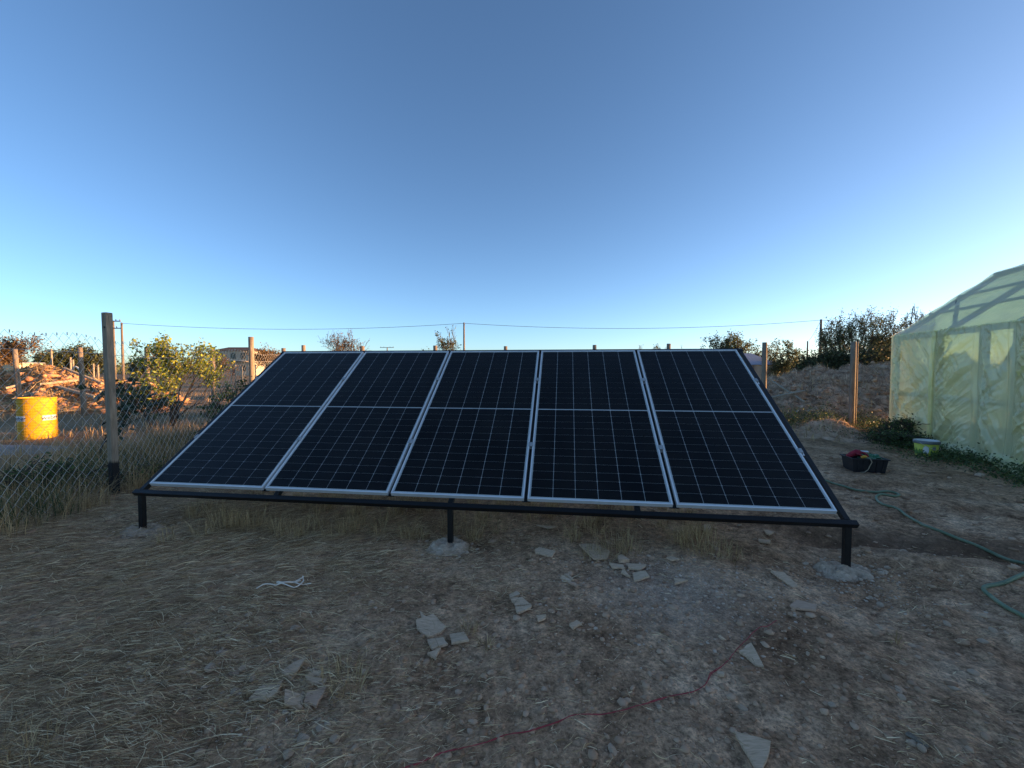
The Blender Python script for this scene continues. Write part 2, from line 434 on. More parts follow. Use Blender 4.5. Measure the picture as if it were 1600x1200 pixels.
M['roofsheet'] = mat('grey_blue_sheeting', two((0.22, 0.25, 0.31), (0.34, 0.37, 0.43)), 1.5, 5, 0.5, stretch=(6, 1, 1))
M['render_wall'] = mat('pale_rendered_wall', two((0.42, 0.36, 0.26), (0.56, 0.50, 0.38)), 1.5, 5, 0.85)
M['cream_wall'] = mat('cream_wall', two((0.58, 0.52, 0.34), (0.68, 0.62, 0.42)), 1.5, 5, 0.85)
M['brown_roof'] = mat('brown_roof', two((0.10, 0.055, 0.04), (0.17, 0.10, 0.07)), 3, 5, 0.8)
M['window'] = mat('dark_window', two((0.015, 0.017, 0.02), (0.03, 0.033, 0.04)), 3, 3, 0.15, spec=0.6)
M['cardboard'] = mat('tan_fibreboard', two((0.30, 0.19, 0.08), (0.46, 0.31, 0.15)), 4, 6, 0.8)

def post_mat():
    m, t, b = base_mat('tarred_post_wood')
    tc = nd(t, 'ShaderNodeTexCoord')
    mp = nd(t, 'ShaderNodeMapping'); mp.inputs['Scale'].default_value = (9, 9, 1.1)
    t.links.new(tc.outputs['Object'], mp.inputs[0])
    n = noise(t, mp.outputs[0], 5, 6, 0.65, 0.5)
    wood = ramp(t, n, [(0.3, (0.16, 0.125, 0.085)), (0.5, (0.26, 0.205, 0.145)), (0.7, (0.36, 0.29, 0.21))])
    sx = nd(t, 'ShaderNodeSeparateXYZ'); t.links.new(tc.outputs['Object'], sx.inputs[0])
    ad = nd(t, 'ShaderNodeMath', operation='MULTIPLY_ADD'); ad.inputs[1].default_value = 0.12
    t.links.new(n, ad.inputs[0]); t.links.new(sx.outputs[2], ad.inputs[2])
    k = ramp(t, ad.outputs[0], [(0.42, (1, 1, 1)), (0.46, (0, 0, 0))])
    t.links.new(mixc(t, k, wood, (0.008, 0.008, 0.008)), b.inputs['Base Color'])
    b.inputs['Roughness'].default_value = 0.85
    bp = nd(t, 'ShaderNodeBump'); bp.inputs['Strength'].default_value = 0.5; bp.inputs['Distance'].default_value = 0.02
    t.links.new(n, bp.inputs['Height']); t.links.new(bp.outputs[0], b.inputs['Normal'])
    return m
M['post'] = post_mat()

# ------------------------------------------------------------------ mesh helpers
WL = {}                                   # world position of every empty / parent
def wl(o):
    return WL.get(o.name, np.zeros(3)) if o else np.zeros(3)

def tag(o, label=None, cat=None, group=None, kind=None):
    if label: o['label'] = label
    if cat: o['category'] = cat
    if group: o['group'] = group
    if kind: o['kind'] = kind
    return o

def empty(name, loc, label, cat, group=None):
    o = bpy.data.objects.new(name, None)
    COL.objects.link(o)
    o.empty_display_size = 0.1
    o.location = loc
    WL[o.name] = np.array(loc, float)
    return tag(o, label, cat, group)

def link(name, me, parent=None, loc=None):
    o = bpy.data.objects.new(name, me)
    COL.objects.link(o)
    if parent is not None:
        o.parent = parent
    base = np.array(loc, float) if loc is not None else np.zeros(3)
    o.location = base
    WL[o.name] = wl(parent) + base
    return o

def np_mesh(name, V, Fq, material, smooth=False):
    """V (n,3); Fq (m,k) with one face size"""
    me = bpy.data.meshes.new(name)
    V = np.ascontiguousarray(V, np.float32); Fq = np.ascontiguousarray(Fq, np.int32)
    m, k = Fq.shape
    me.vertices.add(len(V)); me.vertices.foreach_set('co', V.ravel())
    me.loops.add(m * k); me.loops.foreach_set('vertex_index', Fq.ravel())
    me.polygons.add(m)
    me.polygons.foreach_set('loop_start', np.arange(0, m * k, k, dtype=np.int32))
    if smooth:
        me.polygons.foreach_set('use_smooth', np.ones(m, bool))
    me.update(calc_edges=True)
    me.materials.append(material)
    return me

class MB:
    def __init__(s):
        s.v = []; s.f = []
    def add(s, V, Fs):
        n = len(s.v)
        s.v += np.asarray(V, float).tolist()
        s.f += [tuple(i + n for i in f) for f in Fs]
        return s
    def box(s, c, size, rot=None):
        h = np.array(size, float) / 2
        V = np.array([(a, b, d) for a in (-1, 1) for b in (-1, 1) for d in (-1, 1)], float) * h
        if rot is not None:
            V = V @ np.array(rot).T
        return s.add(V + np.array(c, float), [(0, 1, 3, 2), (4, 6, 7, 5), (0, 4, 5, 1), (2, 3, 7, 6), (0, 2, 6, 4), (1, 5, 7, 3)])
    def beam(s, a, b, w, h, up=(0, 0, 1)):
        a = np.array(a, float); b = np.array(b, float); up = np.array(up, float)
        d = b - a; L = np.linalg.norm(d); d /= L
        x = np.cross(d, up)
        if np.linalg.norm(x) < 1e-6:
            x = np.cross(d, np.array([1, 0, 0.0]))
        x /= np.linalg.norm(x); z = np.cross(x, d)
        return s.box((a + b) / 2, (w, L, h), np.stack([x, d, z], 1))
    def tube(s, pts, r, n=8, caps=True):
        P = np.array(pts, float); k = len(P)
        r = np.full(k, r) if np.isscalar(r) else np.array(r, float)
        T = np.gradient(P, axis=0); T /= np.linalg.norm(T, axis=1)[:, None] + 1e-12
        ref = np.array([0, 0, 1.0]) if abs(T[0][2]) < 0.9 else np.array([1.0, 0, 0])
        V = []; N = np.cross(T[0], ref); N /= np.linalg.norm(N)
        for i in range(k):
            N = N - T[i] * (N @ T[i]); N /= np.linalg.norm(N) + 1e-12
            B = np.cross(T[i], N)
            for j in range(n):
                a = 2 * math.pi * j / n
                V.append(P[i] + r[i] * (math.cos(a) * N + math.sin(a) * B))
        Fs = [(i * n + j, i * n + (j + 1) % n, (i + 1) * n + (j + 1) % n, (i + 1) * n + j) for i in range(k - 1) for j in range(n)]
        if caps:
            Fs += [tuple(range(n))[::-1], tuple((k - 1) * n + j for j in range(n))]
        return s.add(V, Fs)
    def lathe(s, prof, n=32, c=(0, 0, 0), caps=True):
        V = [(c[0] + r * math.cos(2 * math.pi * j / n), c[1] + r * math.sin(2 * math.pi * j / n), c[2] + z) for r, z in prof for j in range(n)]
        k = len(prof)
        Fs = [(i * n + j, i * n + (j + 1) % n, (i + 1) * n + (j + 1) % n, (i + 1) * n + j) for i in range(k - 1) for j in range(n)]
        if caps:
            Fs += [tuple(range(n))[::-1], tuple((k - 1) * n + j for j in range(n))]
        return s.add(V, Fs)
    def prism(s, poly, t):
        """poly: list of 3-D points (bottom), extruded up by t"""
        P = [tuple(map(float, p)) for p in poly]; n = len(P)
        V = P + [(p[0], p[1], p[2] + t) for p in P]
        return s.add(V, [tuple(range(n))[::-1], tuple(range(n, 2 * n))] + [(i, (i + 1) % n, n + (i + 1) % n, n + i) for i in range(n)])
    def build(s, name, material, parent=None, origin=None, smooth=False, bevel=0.0):
        me = bpy.data.meshes.new(name)
        off = wl(parent) + (np.array(origin, float) if origin is not None else 0)
        me.from_pydata((np.array(s.v) - off).tolist(), [], s.f)
        me.materials.append(material)
        me.validate(); me.update()
        import bmesh
        bm = bmesh.new(); bm.from_mesh(me)
        bmesh.ops.recalc_face_normals(bm, faces=bm.faces)
        bm.to_mesh(me); bm.free()
        if smooth:
            me.polygons.foreach_set('use_smooth', np.ones(len(me.polygons), bool))
        o = link(name, me, parent, origin)
        if bevel:
            md = o.modifiers.new('bevel', 'BEVEL'); md.width = bevel; md.segments = 2; md.limit_method = 'ANGLE'
        return o

def copy_tree(o, parent=None):
    c = o.copy(); COL.objects.link(c)
    if parent is not None:
        c.parent = parent
    for ch in list(o.children):
        copy_tree(ch, c)
    return c

def ribbons(P, W, side, material, name):
    """P (n,k,3) centre lines, W (n,k) half widths, side (n,3)"""
    n, k, _ = P.shape
    V = np.stack([P - side[:, None] * W[..., None], P + side[:, None] * W[..., None]], 2).reshape(-1, 3)
    i = np.arange(n)[:, None] * (2 * k) + np.arange(k - 1)[None] * 2
    Fq = np.stack([i, i + 1, i + 3, i + 2], -1).reshape(-1, 4)
    return np_mesh(name, V, Fq, material)

def flat_straw(name, xy, ang, L, w, g, material, lift=0.012, tiltmax=0.12):
    n = len(xy)
    k = 4
    t = np.linspace(-0.5, 0.5, k)
    bend = np.where(g.uniform(0, 1, n) < 0.25, g.normal(0, 0.7, n), g.normal(0, 0.14, n))
    a = ang[:, None] + bend[:, None] * t[None]
    dx = np.cos(a); dy = np.sin(a)
    X = xy[:, :1] + L[:, None] * t[None] * dx
    Y = xy[:, 1:] + L[:, None] * t[None] * dy
    Z = top_h(X, Y) + g.uniform(0.002, lift, n)[:, None] + (g.uniform(-tiltmax, tiltmax, n) * L)[:, None] * t[None] + np.abs(g.normal(0, 0.04, n) * L)[:, None] * (0.25 - t[None] ** 2) * 4
    P = np.stack([X, Y, Z], -1)
    roll = g.normal(0, 0.5, n)
    side = np.stack([-np.sin(ang) * np.cos(roll), np.cos(ang) * np.cos(roll), np.sin(roll)], -1)
    W = (w / 2)[:, None] * np.array([0.7, 1, 0.9, 0.35])[None]
    return ribbons(P, W, side, material, name)

def blades(name, base, H, lean, ang, w, g, material):
    """upright grass blades from base points; lean = horizontal reach at the tip"""
    n = len(base); k = 5
    t = np.linspace(0, 1, k)[None]
    reach = lean[:, None] * t ** 1.8
    kink = g.normal(0, 0.12, n)[:, None] * t
    X = base[:, :1] + np.cos(ang[:, None] + kink) * reach
    Y = base[:, 1:2] + np.sin(ang[:, None] + kink) * reach
    Z = base[:, 2:3] - 0.01 + H[:, None] * (t - 0.30 * (lean / np.maximum(H, 1e-3))[:, None].clip(0, 1.6) * t ** 3)
    P = np.stack([X, Y, Z], -1)
    sa = ang + math.pi / 2 + g.normal(0, 0.6, n)
    side = np.stack([np.cos(sa), np.sin(sa), np.zeros(n)], -1)
    W = (w / 2)[:, None] * np.array([0.8, 1, 0.9, 0.6, 0.12])[None]
    return ribbons(P, W, side, material, name)

def leaf_quads(P, L, Wd, g, droop=0.2, up=0.4):
    n = len(P)
    d = g.normal(0, 1, (n, 3)); d[:, 2] = d[:, 2] * 0.7 - droop
    d /= np.linalg.norm(d, axis=1)[:, None]
    nn = g.normal(0, 1, (n, 3)); nn[:, 2] += up * 2
    s = np.cross(d, nn); s /= np.linalg.norm(s, axis=1)[:, None] + 1e-9
    q = np.cross(s, d)
    L = np.asarray(L)[:, None]; Wd = np.asarray(Wd)[:, None]
    V = np.stack([P, P + d * L * 0.45 + s * Wd * 0.5 + q * Wd * 0.12, P + d * L, P + d * L * 0.45 - s * Wd * 0.5 + q * Wd * 0.12], 1)
    i = np.arange(n)[:, None] * 4
    return V.reshape(-1, 3), i + np.arange(4)[None]

ICO_V = None
def ico():
    global ICO_V
    p = (1 + 5 ** 0.5) / 2
    V = np.array([(-1, p, 0), (1, p, 0), (-1, -p, 0), (1, -p, 0), (0, -1, p), (0, 1, p), (0, -1, -p), (0, 1, -p), (p, 0, -1), (p, 0, 1), (-p, 0, -1), (-p, 0, 1)], float)
    V /= np.linalg.norm(V[0])
    Fs = np.array([(0, 11, 5), (0, 5, 1), (0, 1, 7), (0, 7, 10), (0, 10, 11), (1, 5, 9), (5, 11, 4), (11, 10, 2), (10, 7, 6), (7, 1, 8), (3, 9, 4), (3, 4, 2), (3, 2, 6), (3, 6, 8), (3, 8, 9), (4, 9, 5), (2, 4, 11), (6, 2, 10), (8, 6, 7), (9, 8, 1)])
    return V, Fs

def pebbles(name, xy, size, g, material, sink=0.35, flat=0.6):
    V, Fs = ico(); n = len(xy)
    J = V[None] * (1 + g.uniform(-0.32, 0.32, (n, 12, 1)))
    J = J * np.stack([g.uniform(0.7, 1.3, n), g.uniform(0.7, 1.3, n), g.uniform(0.7, 1.1, n) * flat], -1)[:, None]
    a = g.uniform(0, 6.28, n); c, s_ = np.cos(a)[:, None], np.sin(a)[:, None]
    X = J[..., 0] * c - J[..., 1] * s_; Y = J[..., 0] * s_ + J[..., 1] * c
    Z = J[..., 2]
    P = np.stack([X, Y, Z], -1) * size[:, None, None]
    P[..., 0] += xy[:, :1]; P[..., 1] += xy[:, 1:]
    P[..., 2] += (top_h(xy[:, 0], xy[:, 1]) + size * flat * (0.5 - sink))[:, None]
    F2 = (np.arange(n)[:, None, None] * 12 + Fs[None]).reshape(-1, 3)
    return np_mesh(name, P.reshape(-1, 3), F2, material)

# ------------------------------------------------------------------ setting: ground sheet
def spaced(a, b, step, grow, lim_lo, lim_hi):
    c = list(np.arange(a, b + step / 2, step))
    hi = [c[-1]]; s = step
    while hi[-1] < lim_hi:
        s *= grow; hi.append(hi[-1] + s)
    lo = [c[0]]; s = step
    while lo[-1] > lim_lo:
        s *= grow; lo.append(lo[-1] - s)
    return np.array(lo[:0:-1] + c + hi[1:])

xs = spaced(-4.2, 4.4, 0.028, 1.055, -4000, 4000)
ys = spaced(1.4, 4.6, 0.02, 1.05, -400, 6000)
GX, GY = np.meshgrid(xs, ys)
GZ = ground_h(GX, GY)
nx, ny = len(xs), len(ys)
ii = (np.arange(ny - 1)[:, None] * nx + np.arange(nx - 1)[None]).ravel()
me = np_mesh('ground', np.stack([GX, GY, GZ], -1).reshape(-1, 3), np.stack([ii, ii + 1, ii + nx + 1, ii + nx], -1), M['ground'], True)
tag(link('ground', me), kind='structure')

def mound(name, fn, x0, x1, y0, y1, step, material, label, cat):
    ax = np.arange(x0, x1, step); ay = np.arange(y0, y1, step)
    X, Y = np.meshgrid(ax, ay)
    Zm = fn(X, Y); Zg = ground_h(X, Y)
    Z = np.maximum(Zm, Zg - 0.05)
    keep = Zm > Zg - 0.04
    n = len(ax); m = len(ay)
    q = (np.arange(m - 1)[:, None] * n + np.arange(n - 1)[None])
    k = (keep[:-1, :-1] | keep[1:, :-1] | keep[:-1, 1:] | keep[1:, 1:])
    q = q[k]
    Fq = np.stack([q, q + 1, q + n + 1, q + n], -1)
    used, inv = np.unique(Fq, return_inverse=True)
    c = np.array([(x0 + x1) / 2, (y0 + y1) / 2, 0])
    V = np.stack([X, Y, Z], -1).reshape(-1, 3)[used] - c
    o = link(name, np_mesh(name, V, inv.reshape(-1, 4), material, True), None, c)
    return tag(o, label, cat)

mr_o = mound('dirt_mound', mound_right, 4.5, 19, 9.6, 18.4, 0.07, M['mound'], 'long brown mound of dug earth behind the fence posts on the right', 'dirt mound')
ms_o = mound('soil_heap', mound_small, 4.4, 9.2, 7.6, 11.6, 0.045, M['mound'], 'low lumpy heap of soil between the crate and the big mound', 'soil heap')
ml_o = mound('rubble_pile', mound_left, -36, -9, 12.8, 21.4, 0.1, M['rubble'], 'sunlit orange pile of earth and brush behind the yellow drum', 'rubble pile')
sh_o = mound('sand_heap', sand_heap, -12.6, -6.8, 6.2, 8.4, 0.05, M['sand'], 'thin pale heap of sand in front of the yellow drum', 'sand heap')

# ------------------------------------------------------------------ trees
def grow(g, levels, spread, kids, upb):
    """unit tree skeleton: list of (points, radii, level) and tip points"""
    br = []; tips = []
    def rec(p, d, L, r, lv):
        k = 4; pts = [p]; dd = d
        for _ in range(k):
            dd = dd + g.normal(0, 0.13, 3) + np.array([0, 0, upb * 0.10]); dd /= np.linalg.norm(dd)
            pts.append(pts[-1] + dd * L / k)
        rr = np.linspace(r, r * 0.55, k + 1)
        br.append((np.array(pts), rr, lv))
        if lv >= levels - 1:
            tips.extend([(q, lv) for q in pts[2:]])
        if lv < levels:
            nk = kids[min(lv, len(kids) - 1)]
            for j in range(nk):
                tt = g.uniform(0.35, 1.0) if j else 1.0
                i = min(k, max(1, int(round(tt * k))))
                a = g.uniform(0, 2 * math.pi); sp = spread * g.uniform(0.6, 1.2)
                ax = np.cross(dd, [math.cos(a), math.sin(a), 0.3]); ax /= np.linalg.norm(ax)
                nd_ = dd * math.cos(sp) + ax * math.sin(sp)
                rec(pts[i], nd_ / np.linalg.norm(nd_), L * g.uniform(0.6, 0.82), rr[i] * 0.62, lv + 1)
    return rec, br, tips

def tree(name, label, x, y, H, W, seed, leaf, n_leaf, lsize, levels=4, spread=0.65, kids=(4, 4, 3, 3), upb=0.6, stems=1, trunk=0.25, puff=0.06, group=None, cat='tree', droop=0.2, aspect=0.5, rad=0.03, lean=0.12):
    g = rng_(seed)
    rec, br, tips = grow(g, levels, spread, kids, upb)
    for s_ in range(stems):
        d = np.array([g.normal(0, lean if stems == 1 else 0.45), g.normal(0, lean if stems == 1 else 0.45), 1.0]); d /= np.linalg.norm(d)
        rec(np.array([0, 0, 0.0]), d, trunk if stems == 1 else trunk * 0.9, rad, 0)
    T = np.array([t[0] for t in tips])
    lo, hi = np.percentile(T, 2, 0), np.percentile(T, 98, 0)
    sc = np.array([W / max(hi[0] - lo[0], 1e-3), W / max(hi[1] - lo[1], 1e-3), H / max(T[:, 2].max(), 1e-3)])
    sc[:2] = sc[:2].mean() * 0.5 + sc[:2] * 0.5
    z0 = float(top_h(x, y)) - 0.03
    e = empty(name, (x, y, z0), label, cat, group)
    tb = MB()
    for P, r, lv in br:
        P2 = P * sc; rm = r * (H * 0.9)
        tb.tube(P2 + wl(e), np.maximum(rm, 0.004 + 0.0012 * H), 6 if lv < 2 else 4, caps=False)
    tb.build('trunk', M['bark'], e, smooth=True)
    if n_leaf:
        idx = g.integers(0, len(T), n_leaf)
        P = T[idx] * sc + g.normal(0, 1, (n_leaf, 3)) * puff * np.array([W, W, H * 0.8])
        P[:, 2] = np.maximum(P[:, 2], 0.03)
        s_ = g.uniform(0.6, 1.25, n_leaf) * lsize
        V, Fq = leaf_quads(P, s_, s_ * aspect, g, droop)
        link('crown', np_mesh('crown', V, Fq, leaf), e)
    return e

def tree_px(name, label, px, top_py, d, wpx, seed, leaf, n_leaf, lpx=5, **kw):
    """tree standing at depth d, seen under photograph column px with its top at top_py"""
    p = at(px, top_py, d)
    g0 = float(top_h(p[0], d))
    return tree(name, label, p[0], d, p[2] - g0, wpx * d / F_PX, seed, leaf, n_leaf, lpx * d / F_PX, **kw)

FT = 'trees along the horizon'
tree_px('autumn_tree', 'rounded rust coloured tree at the far left edge', 26, 527, 42, 62, 11, M['autumn'], 5200, 3.4, puff=0.07, group=FT)
for i, (px, ty, w, d, lab) in enumerate([(72, 549, 34, 58, 'dark bushy tree just right of the rust coloured tree'), (100, 543, 36, 60, 'dark tree behind the tall pale stake on the left'),
                                         (124, 536, 30, 66, 'tallest dark tree left of the near fence post'), (147, 546, 34, 62, 'dark tree hard against the left side of the near fence post'),
                                         (212, 556, 40, 70, 'low dark tree behind the two utility poles'), (5, 552, 44, 50, 'dark low tree cut by the left edge below the rust coloured one')]):
    tree_px('dark_tree', lab, px, ty, d, w, 20 + i, M['dkleaf'], 3600, 3.6, puff=0.08, stems=3, trunk=0.3, group=FT)
tree_px('brown_shrub_tree', 'bushy brown tree beside the two storey house', 415, 539, 78, 46, 31, M['autumn'], 4200, 2.8, stems=4, trunk=0.3, puff=0.06, group=FT)
tree_px('brown_shrub_tree', 'thin brown tree left of the two storey house', 345, 551, 70, 34, 32, M['autumn'], 1300, 2.4, stems=3, trunk=0.3, group=FT)
tree_px('bare_tree', 'nearly bare round tree above the second solar panel', 534, 513, 46, 52, 33, M['autumn'], 1500, 2.4, levels=4, kids=(5, 4, 3, 3), stems=3, trunk=0.3, puff=0.02, group=FT, rad=0.012, spread=0.5)
tree_px('bare_tree', 'narrow sparse tree left of the middle utility pole', 692, 507, 42, 36, 34, M['olive'], 700, 3.4, levels=4, stems=2, trunk=0.35, puff=0.02, group=FT, rad=0.012, spread=0.5)
tree_px('small_bush', 'tiny bush top left of the narrow sparse tree', 661, 543, 44, 24, 35, M['olive'], 500, 3, stems=3, group=FT, cat='bush')
tree_px('small_bush', 'thin twig top right of the fourth solar panel', 1012, 538, 44, 18, 36, M['olive'], 260, 2.6, stems=2, puff=0.02, group=FT, cat='bush', rad=0.012)
tree_px('small_bush', 'thin twiggy top above the fifth solar panel', 1028, 536, 47, 22, 37, M['olive'], 300, 2.6, stems=3, puff=0.02, group=FT, cat='bush', rad=0.012)
tree_px('small_bush', 'small twig top left of the spreading willow', 1072, 538, 43, 20, 38, M['olive'], 300, 2.6, stems=3, puff=0.02, group=FT, cat='bush', rad=0.012)
tree_px('spreading_tree', 'wide feathery olive green tree above the right end of the array', 1140, 517, 36, 74, 41, M['olive'], 4200, 3.4, stems=5, trunk=0.34, puff=0.035, spread=0.5, group=FT)
tree_px('small_bush', 'low dark bush behind the grey roofed shed', 1190, 541, 38, 34, 42, M['dkleaf'], 1500, 3.6, stems=3, group=FT, cat='bush')
tree_px('fir_tree', 'small pointed evergreen right of the grey roofed shed', 1228, 529, 30, 48, 43, M['olive'], 4200, 3.2, levels=3, spread=0.95, kids=(16, 5, 3), upb=0.1, trunk=0.7, puff=0.025, group=FT)
for i, (px, ty, w, d, lab) in enumerate([(1274, 546, 52, 17.2, 'dark leafy hedge bush left of the right utility pole base'), (1303, 540, 56, 17, 'dark hedge bush below the tall tree on the right'),
                                         (1345, 536, 70, 17, 'dark hedge bush behind the earth mound'), (1388, 530, 60, 17, 'dark hedge bush beside the greenhouse corner')]):
    tree_px('hedge_bush', lab, px, ty, d, w, 50 + i, M['dkleaf'], 6000, 3.8, stems=6, trunk=0.3, puff=0.09, group='dark hedge bushes behind the mound', cat='bush')
tree_px('tall_tree', 'tall loose crowned tree standing over the earth mound', 1336, 482, 22.5, 72, 61, M['olive'], 11000, 2.7, stems=3, trunk=0.32, puff=0.035, spread=0.5, group=FT)
tree_px('tall_tree', 'second loose tree between the tall tree and the greenhouse', 1386, 486, 22.5, 62, 62, M['dkleaf'], 7500, 2.7, stems=3, trunk=0.32, puff=0.035, spread=0.5, group=FT)
tree_px('tall_tree', 'sparse tall shrub showing above the greenhouse eave', 1436, 474, 22.5, 60, 63, M['dkleaf'], 3200, 2.7, stems=4, trunk=0.32, puff=0.02, spread=0.5, group=FT, rad=0.015)

# far treeline: one mass
g = rng_(70)
nT = 26000
ang = g.uniform(R(-60), R(60), nT); dist = g.uniform(150, 330, nT)
fx, fy = np.sin(ang) * dist, np.cos(ang) * dist
hh = (3.2 + 3.0 * vnoise(ang * 40, dist * 0.01, 71) + 2.0 * vnoise(ang * 130, dist * 0.02, 72)) * dist / 240
P = np.stack([fx, fy, np.abs(g.uniform(0, 1, nT)) * np.maximum(hh, 0.6)], -1)
V, Fq = leaf_quads(P, g.uniform(0.8, 1.8, nT), g.uniform(0.6, 1.2, nT), g)
tag(link('far_woodland', np_mesh('far_woodland', V, Fq, M['olive'])), 'low far-off belt of trees along the horizon', 'woodland', kind='stuff')

# trees and barn added out of view on the right to block the low sun
e = empty('occluder_barn', (30, -1.5, 0), 'long plain barn added out of view to the right to shade the yard', 'occluder_barn')
b = MB(); b.box((30, -4.1, 2.45), (7, 28.0, 4.9)); b.build('wall', M['render_wall'], e)
b = MB(); b.add([(26, -18.5, 4.85), (34, -18.5, 4.85), (30, -18.5, 5.7), (26, 10.1, 4.85), (34, 10.1, 4.85), (30, 10.1, 5.7)], [(0, 1, 2), (3, 5, 4), (0, 2, 5, 3), (2, 1, 4, 5), (1, 0, 3, 4)])
b.build('roof', M['brown_roof'], e)
for yy in (-13, -6, 1):
    b = MB(); b.box((26.47, yy, 1.5), (0.08, 2.4, 3.0)); b.build('door', M['wood'], e)
for i, (x, y, h, w) in enumerate([(27.5, 12.9, 3.85, 2.5), (28.0, 14.3, 3.85, 2.6)]):  # unseen trees added to shade the ground behind the drum
    tree('occluder_tree', 'dense dark tree added out of view beyond the greenhouse to block the sun', x, y, h, w, 90 + i, M['dkleaf'], 6500, 0.34, stems=5, trunk=0.3, puff=0.11, group='unseen sun-blocking trees to the right')

# ------------------------------------------------------------------ far buildings, poles and wires
p0 = at(376, 578, 96)
e = empty('two_storey_house', (p0[0], 96, 0), 'small two storey house with a sunlit wall left of the array', 'house')
X, Y = p0[0], 96
b = MB(); b.box((X, Y, 2.9), (7.6, 6, 5.8)); b.build('wall', M['render_wall'], e)
b = MB(); b.add([(X - 4.3, Y - 3.5, 5.6), (X + 4.3, Y - 3.5, 5.6), (X + 4.3, Y + 3.5, 5.6), (X - 4.3, Y + 3.5, 5.6), (X - 2.6, Y, 6.5), (X + 2.6, Y, 6.5)],
              [(0, 1, 5, 4), (1, 2, 5), (2, 3, 4, 5), (3, 0, 4), (3, 2, 1, 0)]); b.build('roof', M['brown_roof'], e)
b = MB(); b.box((X - 0.2, Y - 3.4, 3.15), (8.0, 0.9, 0.22)); b.build('balcony', M['wood'], e)
for wx, wz in ((-2.6, 4.4), (0.4, 4.4), (2.6, 4.4), (-2.6, 1.6), (2.6, 1.6)):
    b = MB(); b.box((X + wx, Y - 3.02, wz), (1.1, 0.1, 1.3)); b.build('window', M['window'], e)
b = MB(); b.box((X + 0.2, Y - 3.02, 1.1), (1.0, 0.1, 2.2)); b.build('door', M['brown_roof'], e)

pa, pb = at(14, 575, 48), at(47, 575, 48)
X, Y = (pa[0] + pb[0]) / 2, 48
e = empty('low_shed', (X, Y, 0), 'low cream walled shed behind the rubble pile at far left', 'shed')
b = MB(); b.box((X, Y, 1.05), (pb[0] - pa[0], 2.6, 2.1)); b.build('wall', M['cream_wall'], e)
b = MB(); b.box((X, Y, 2.16), (pb[0] - pa[0] + 0.3, 2.9, 0.09)); b.build('roof', M['roofsheet'], e)
b = MB(); b.box((X - 0.7, Y - 1.32, 0.95), (0.8, 0.06, 1.8)); b.build('door', M['wood'], e)

pa, pb = at(1135, 560, 30), at(1221, 570, 30)
X0, X1, Y = pa[0], pb[0], 30
e = empty('roofed_shed', ((X0 + X1) / 2, Y, 0), 'low shed with a pale blue grey sheet roof right of the array', 'shed')
b = MB(); b.box(((X0 + X1) / 2, Y + 1.6, 0.85), (X1 - X0 - 0.7, 2.9, 1.7)); b.build('wall', M['render_wall'], e)
zr = at(1200, 570, 30)[2]; zt = at(1200, 552, 31.8)[2]
b = MB(); b.add([(X0, Y, zr), (X1, Y, zr), (X1 - 1.1, Y + 1.9, zt), (X0, Y + 1.9, zt), (X0, Y + 3.8, zr), (X1, Y + 3.8, zr)], [(0, 1, 2, 3), (3, 2, 5, 4), (1, 5, 2), (0, 3, 4), (0, 4, 5, 1)])
b.build('roof', M['roofsheet'], e)
for k in range(5):
    xx = X0 + 0.4 + (X1 - X0 - 0.8) * k / 4
    b = MB(); b.box((xx, Y + 0.06, zr / 2), (0.09, 0.09, zr - 0.03)); b.build('post', M['wood'], e)

POLE_D = 59.0
def utility_pole(px, top, d, label, arms=(), base=None, r=0.13):
    t = at(px, top, d)
    z0 = float(ground_h(t[0], d)) - 0.2
    e = empty('utility_pole', (t[0], d, z0), label, 'utility pole', 'utility poles')
    b = MB(); b.tube([(t[0], d, z0), (t[0], d, (z0 + t[2]) / 2), (t[0], d, t[2])], [r * 1.25, r * 1.1, r * 0.85], 10); b.build('shaft', M['pole'], e, smooth=True)
    for dz, w in arms:
        b = MB(); b.box((t[0], d - r - 0.05, t[2] - dz), (w, 0.1, 0.14)); a = b.build('crossarm', M['pole'], e)
        for s_ in (-0.45, -0.22, 0.22, 0.45):
            b = MB(); b.lathe([(0.03, 0), (0.07, 0.06), (0.05, 0.12), (0.07, 0.18), (0.03, 0.24)], 8, (t[0] + s_ * w, d - r - 0.05, t[2] - dz + 0.07)); b.build('insulator', M['grey_plastic'], a)
    return t
tA = utility_pole(177, 501, 62, 'utility pole with two crossarms right of the near fence post', ((0.1, 2.6), (1.15, 3.0)), r=0.14)
tB = utility_pole(190, 504, POLE_D, 'plain utility pole just right of the two armed pole', (), r=0.14)
tC = utility_pole(725, 504, POLE_D, 'plain utility pole above the middle of the array', (), r=0.13)
tD = utility_pole(1283, 499, POLE_D, 'plain utility pole left of the tall trees on the right', (), r=0.17)
tE = utility_pole(1262, 533, 110, 'small distant utility pole left of the right hand pole', (), r=0.2)
tF = utility_pole(605, 543, 120, 'tiny distant pole top with one crossarm over the second panel', ((0.0, 4.0),), r=0.16)
tG = np.array([118.0, 66, 9.0]); tZ = np.array([-120.0, 66, 9.0])
for a, c, sag, lab in ((tB, tC, 0.85, 'thin overhead wire from the left pole to the middle pole'), (tC, tD, 0.95, 'thin overhead wire from the middle pole to the right pole'),
                       (tD, tG, 1.6, 'overhead wire running on from the right pole behind the trees'), (tD, tE, 0.4, 'faint overhead wire dropping from the right pole to the distant pole')):
    t = np.linspace(0, 1, 25)[:, None]
    Pw = (a - [0, 0, 0.1]) * (1 - t) + (c - [0, 0, 0.1]) * t
    Pw[:, 2] -= (4 * sag * t * (1 - t))[:, 0]
    o = (a + c) / 2
    b = MB(); b.tube(Pw, 0.026, 5); tag(b.build('overhead_wire', M['pole'], None, o), lab, 'overhead wire', 'overhead wires')

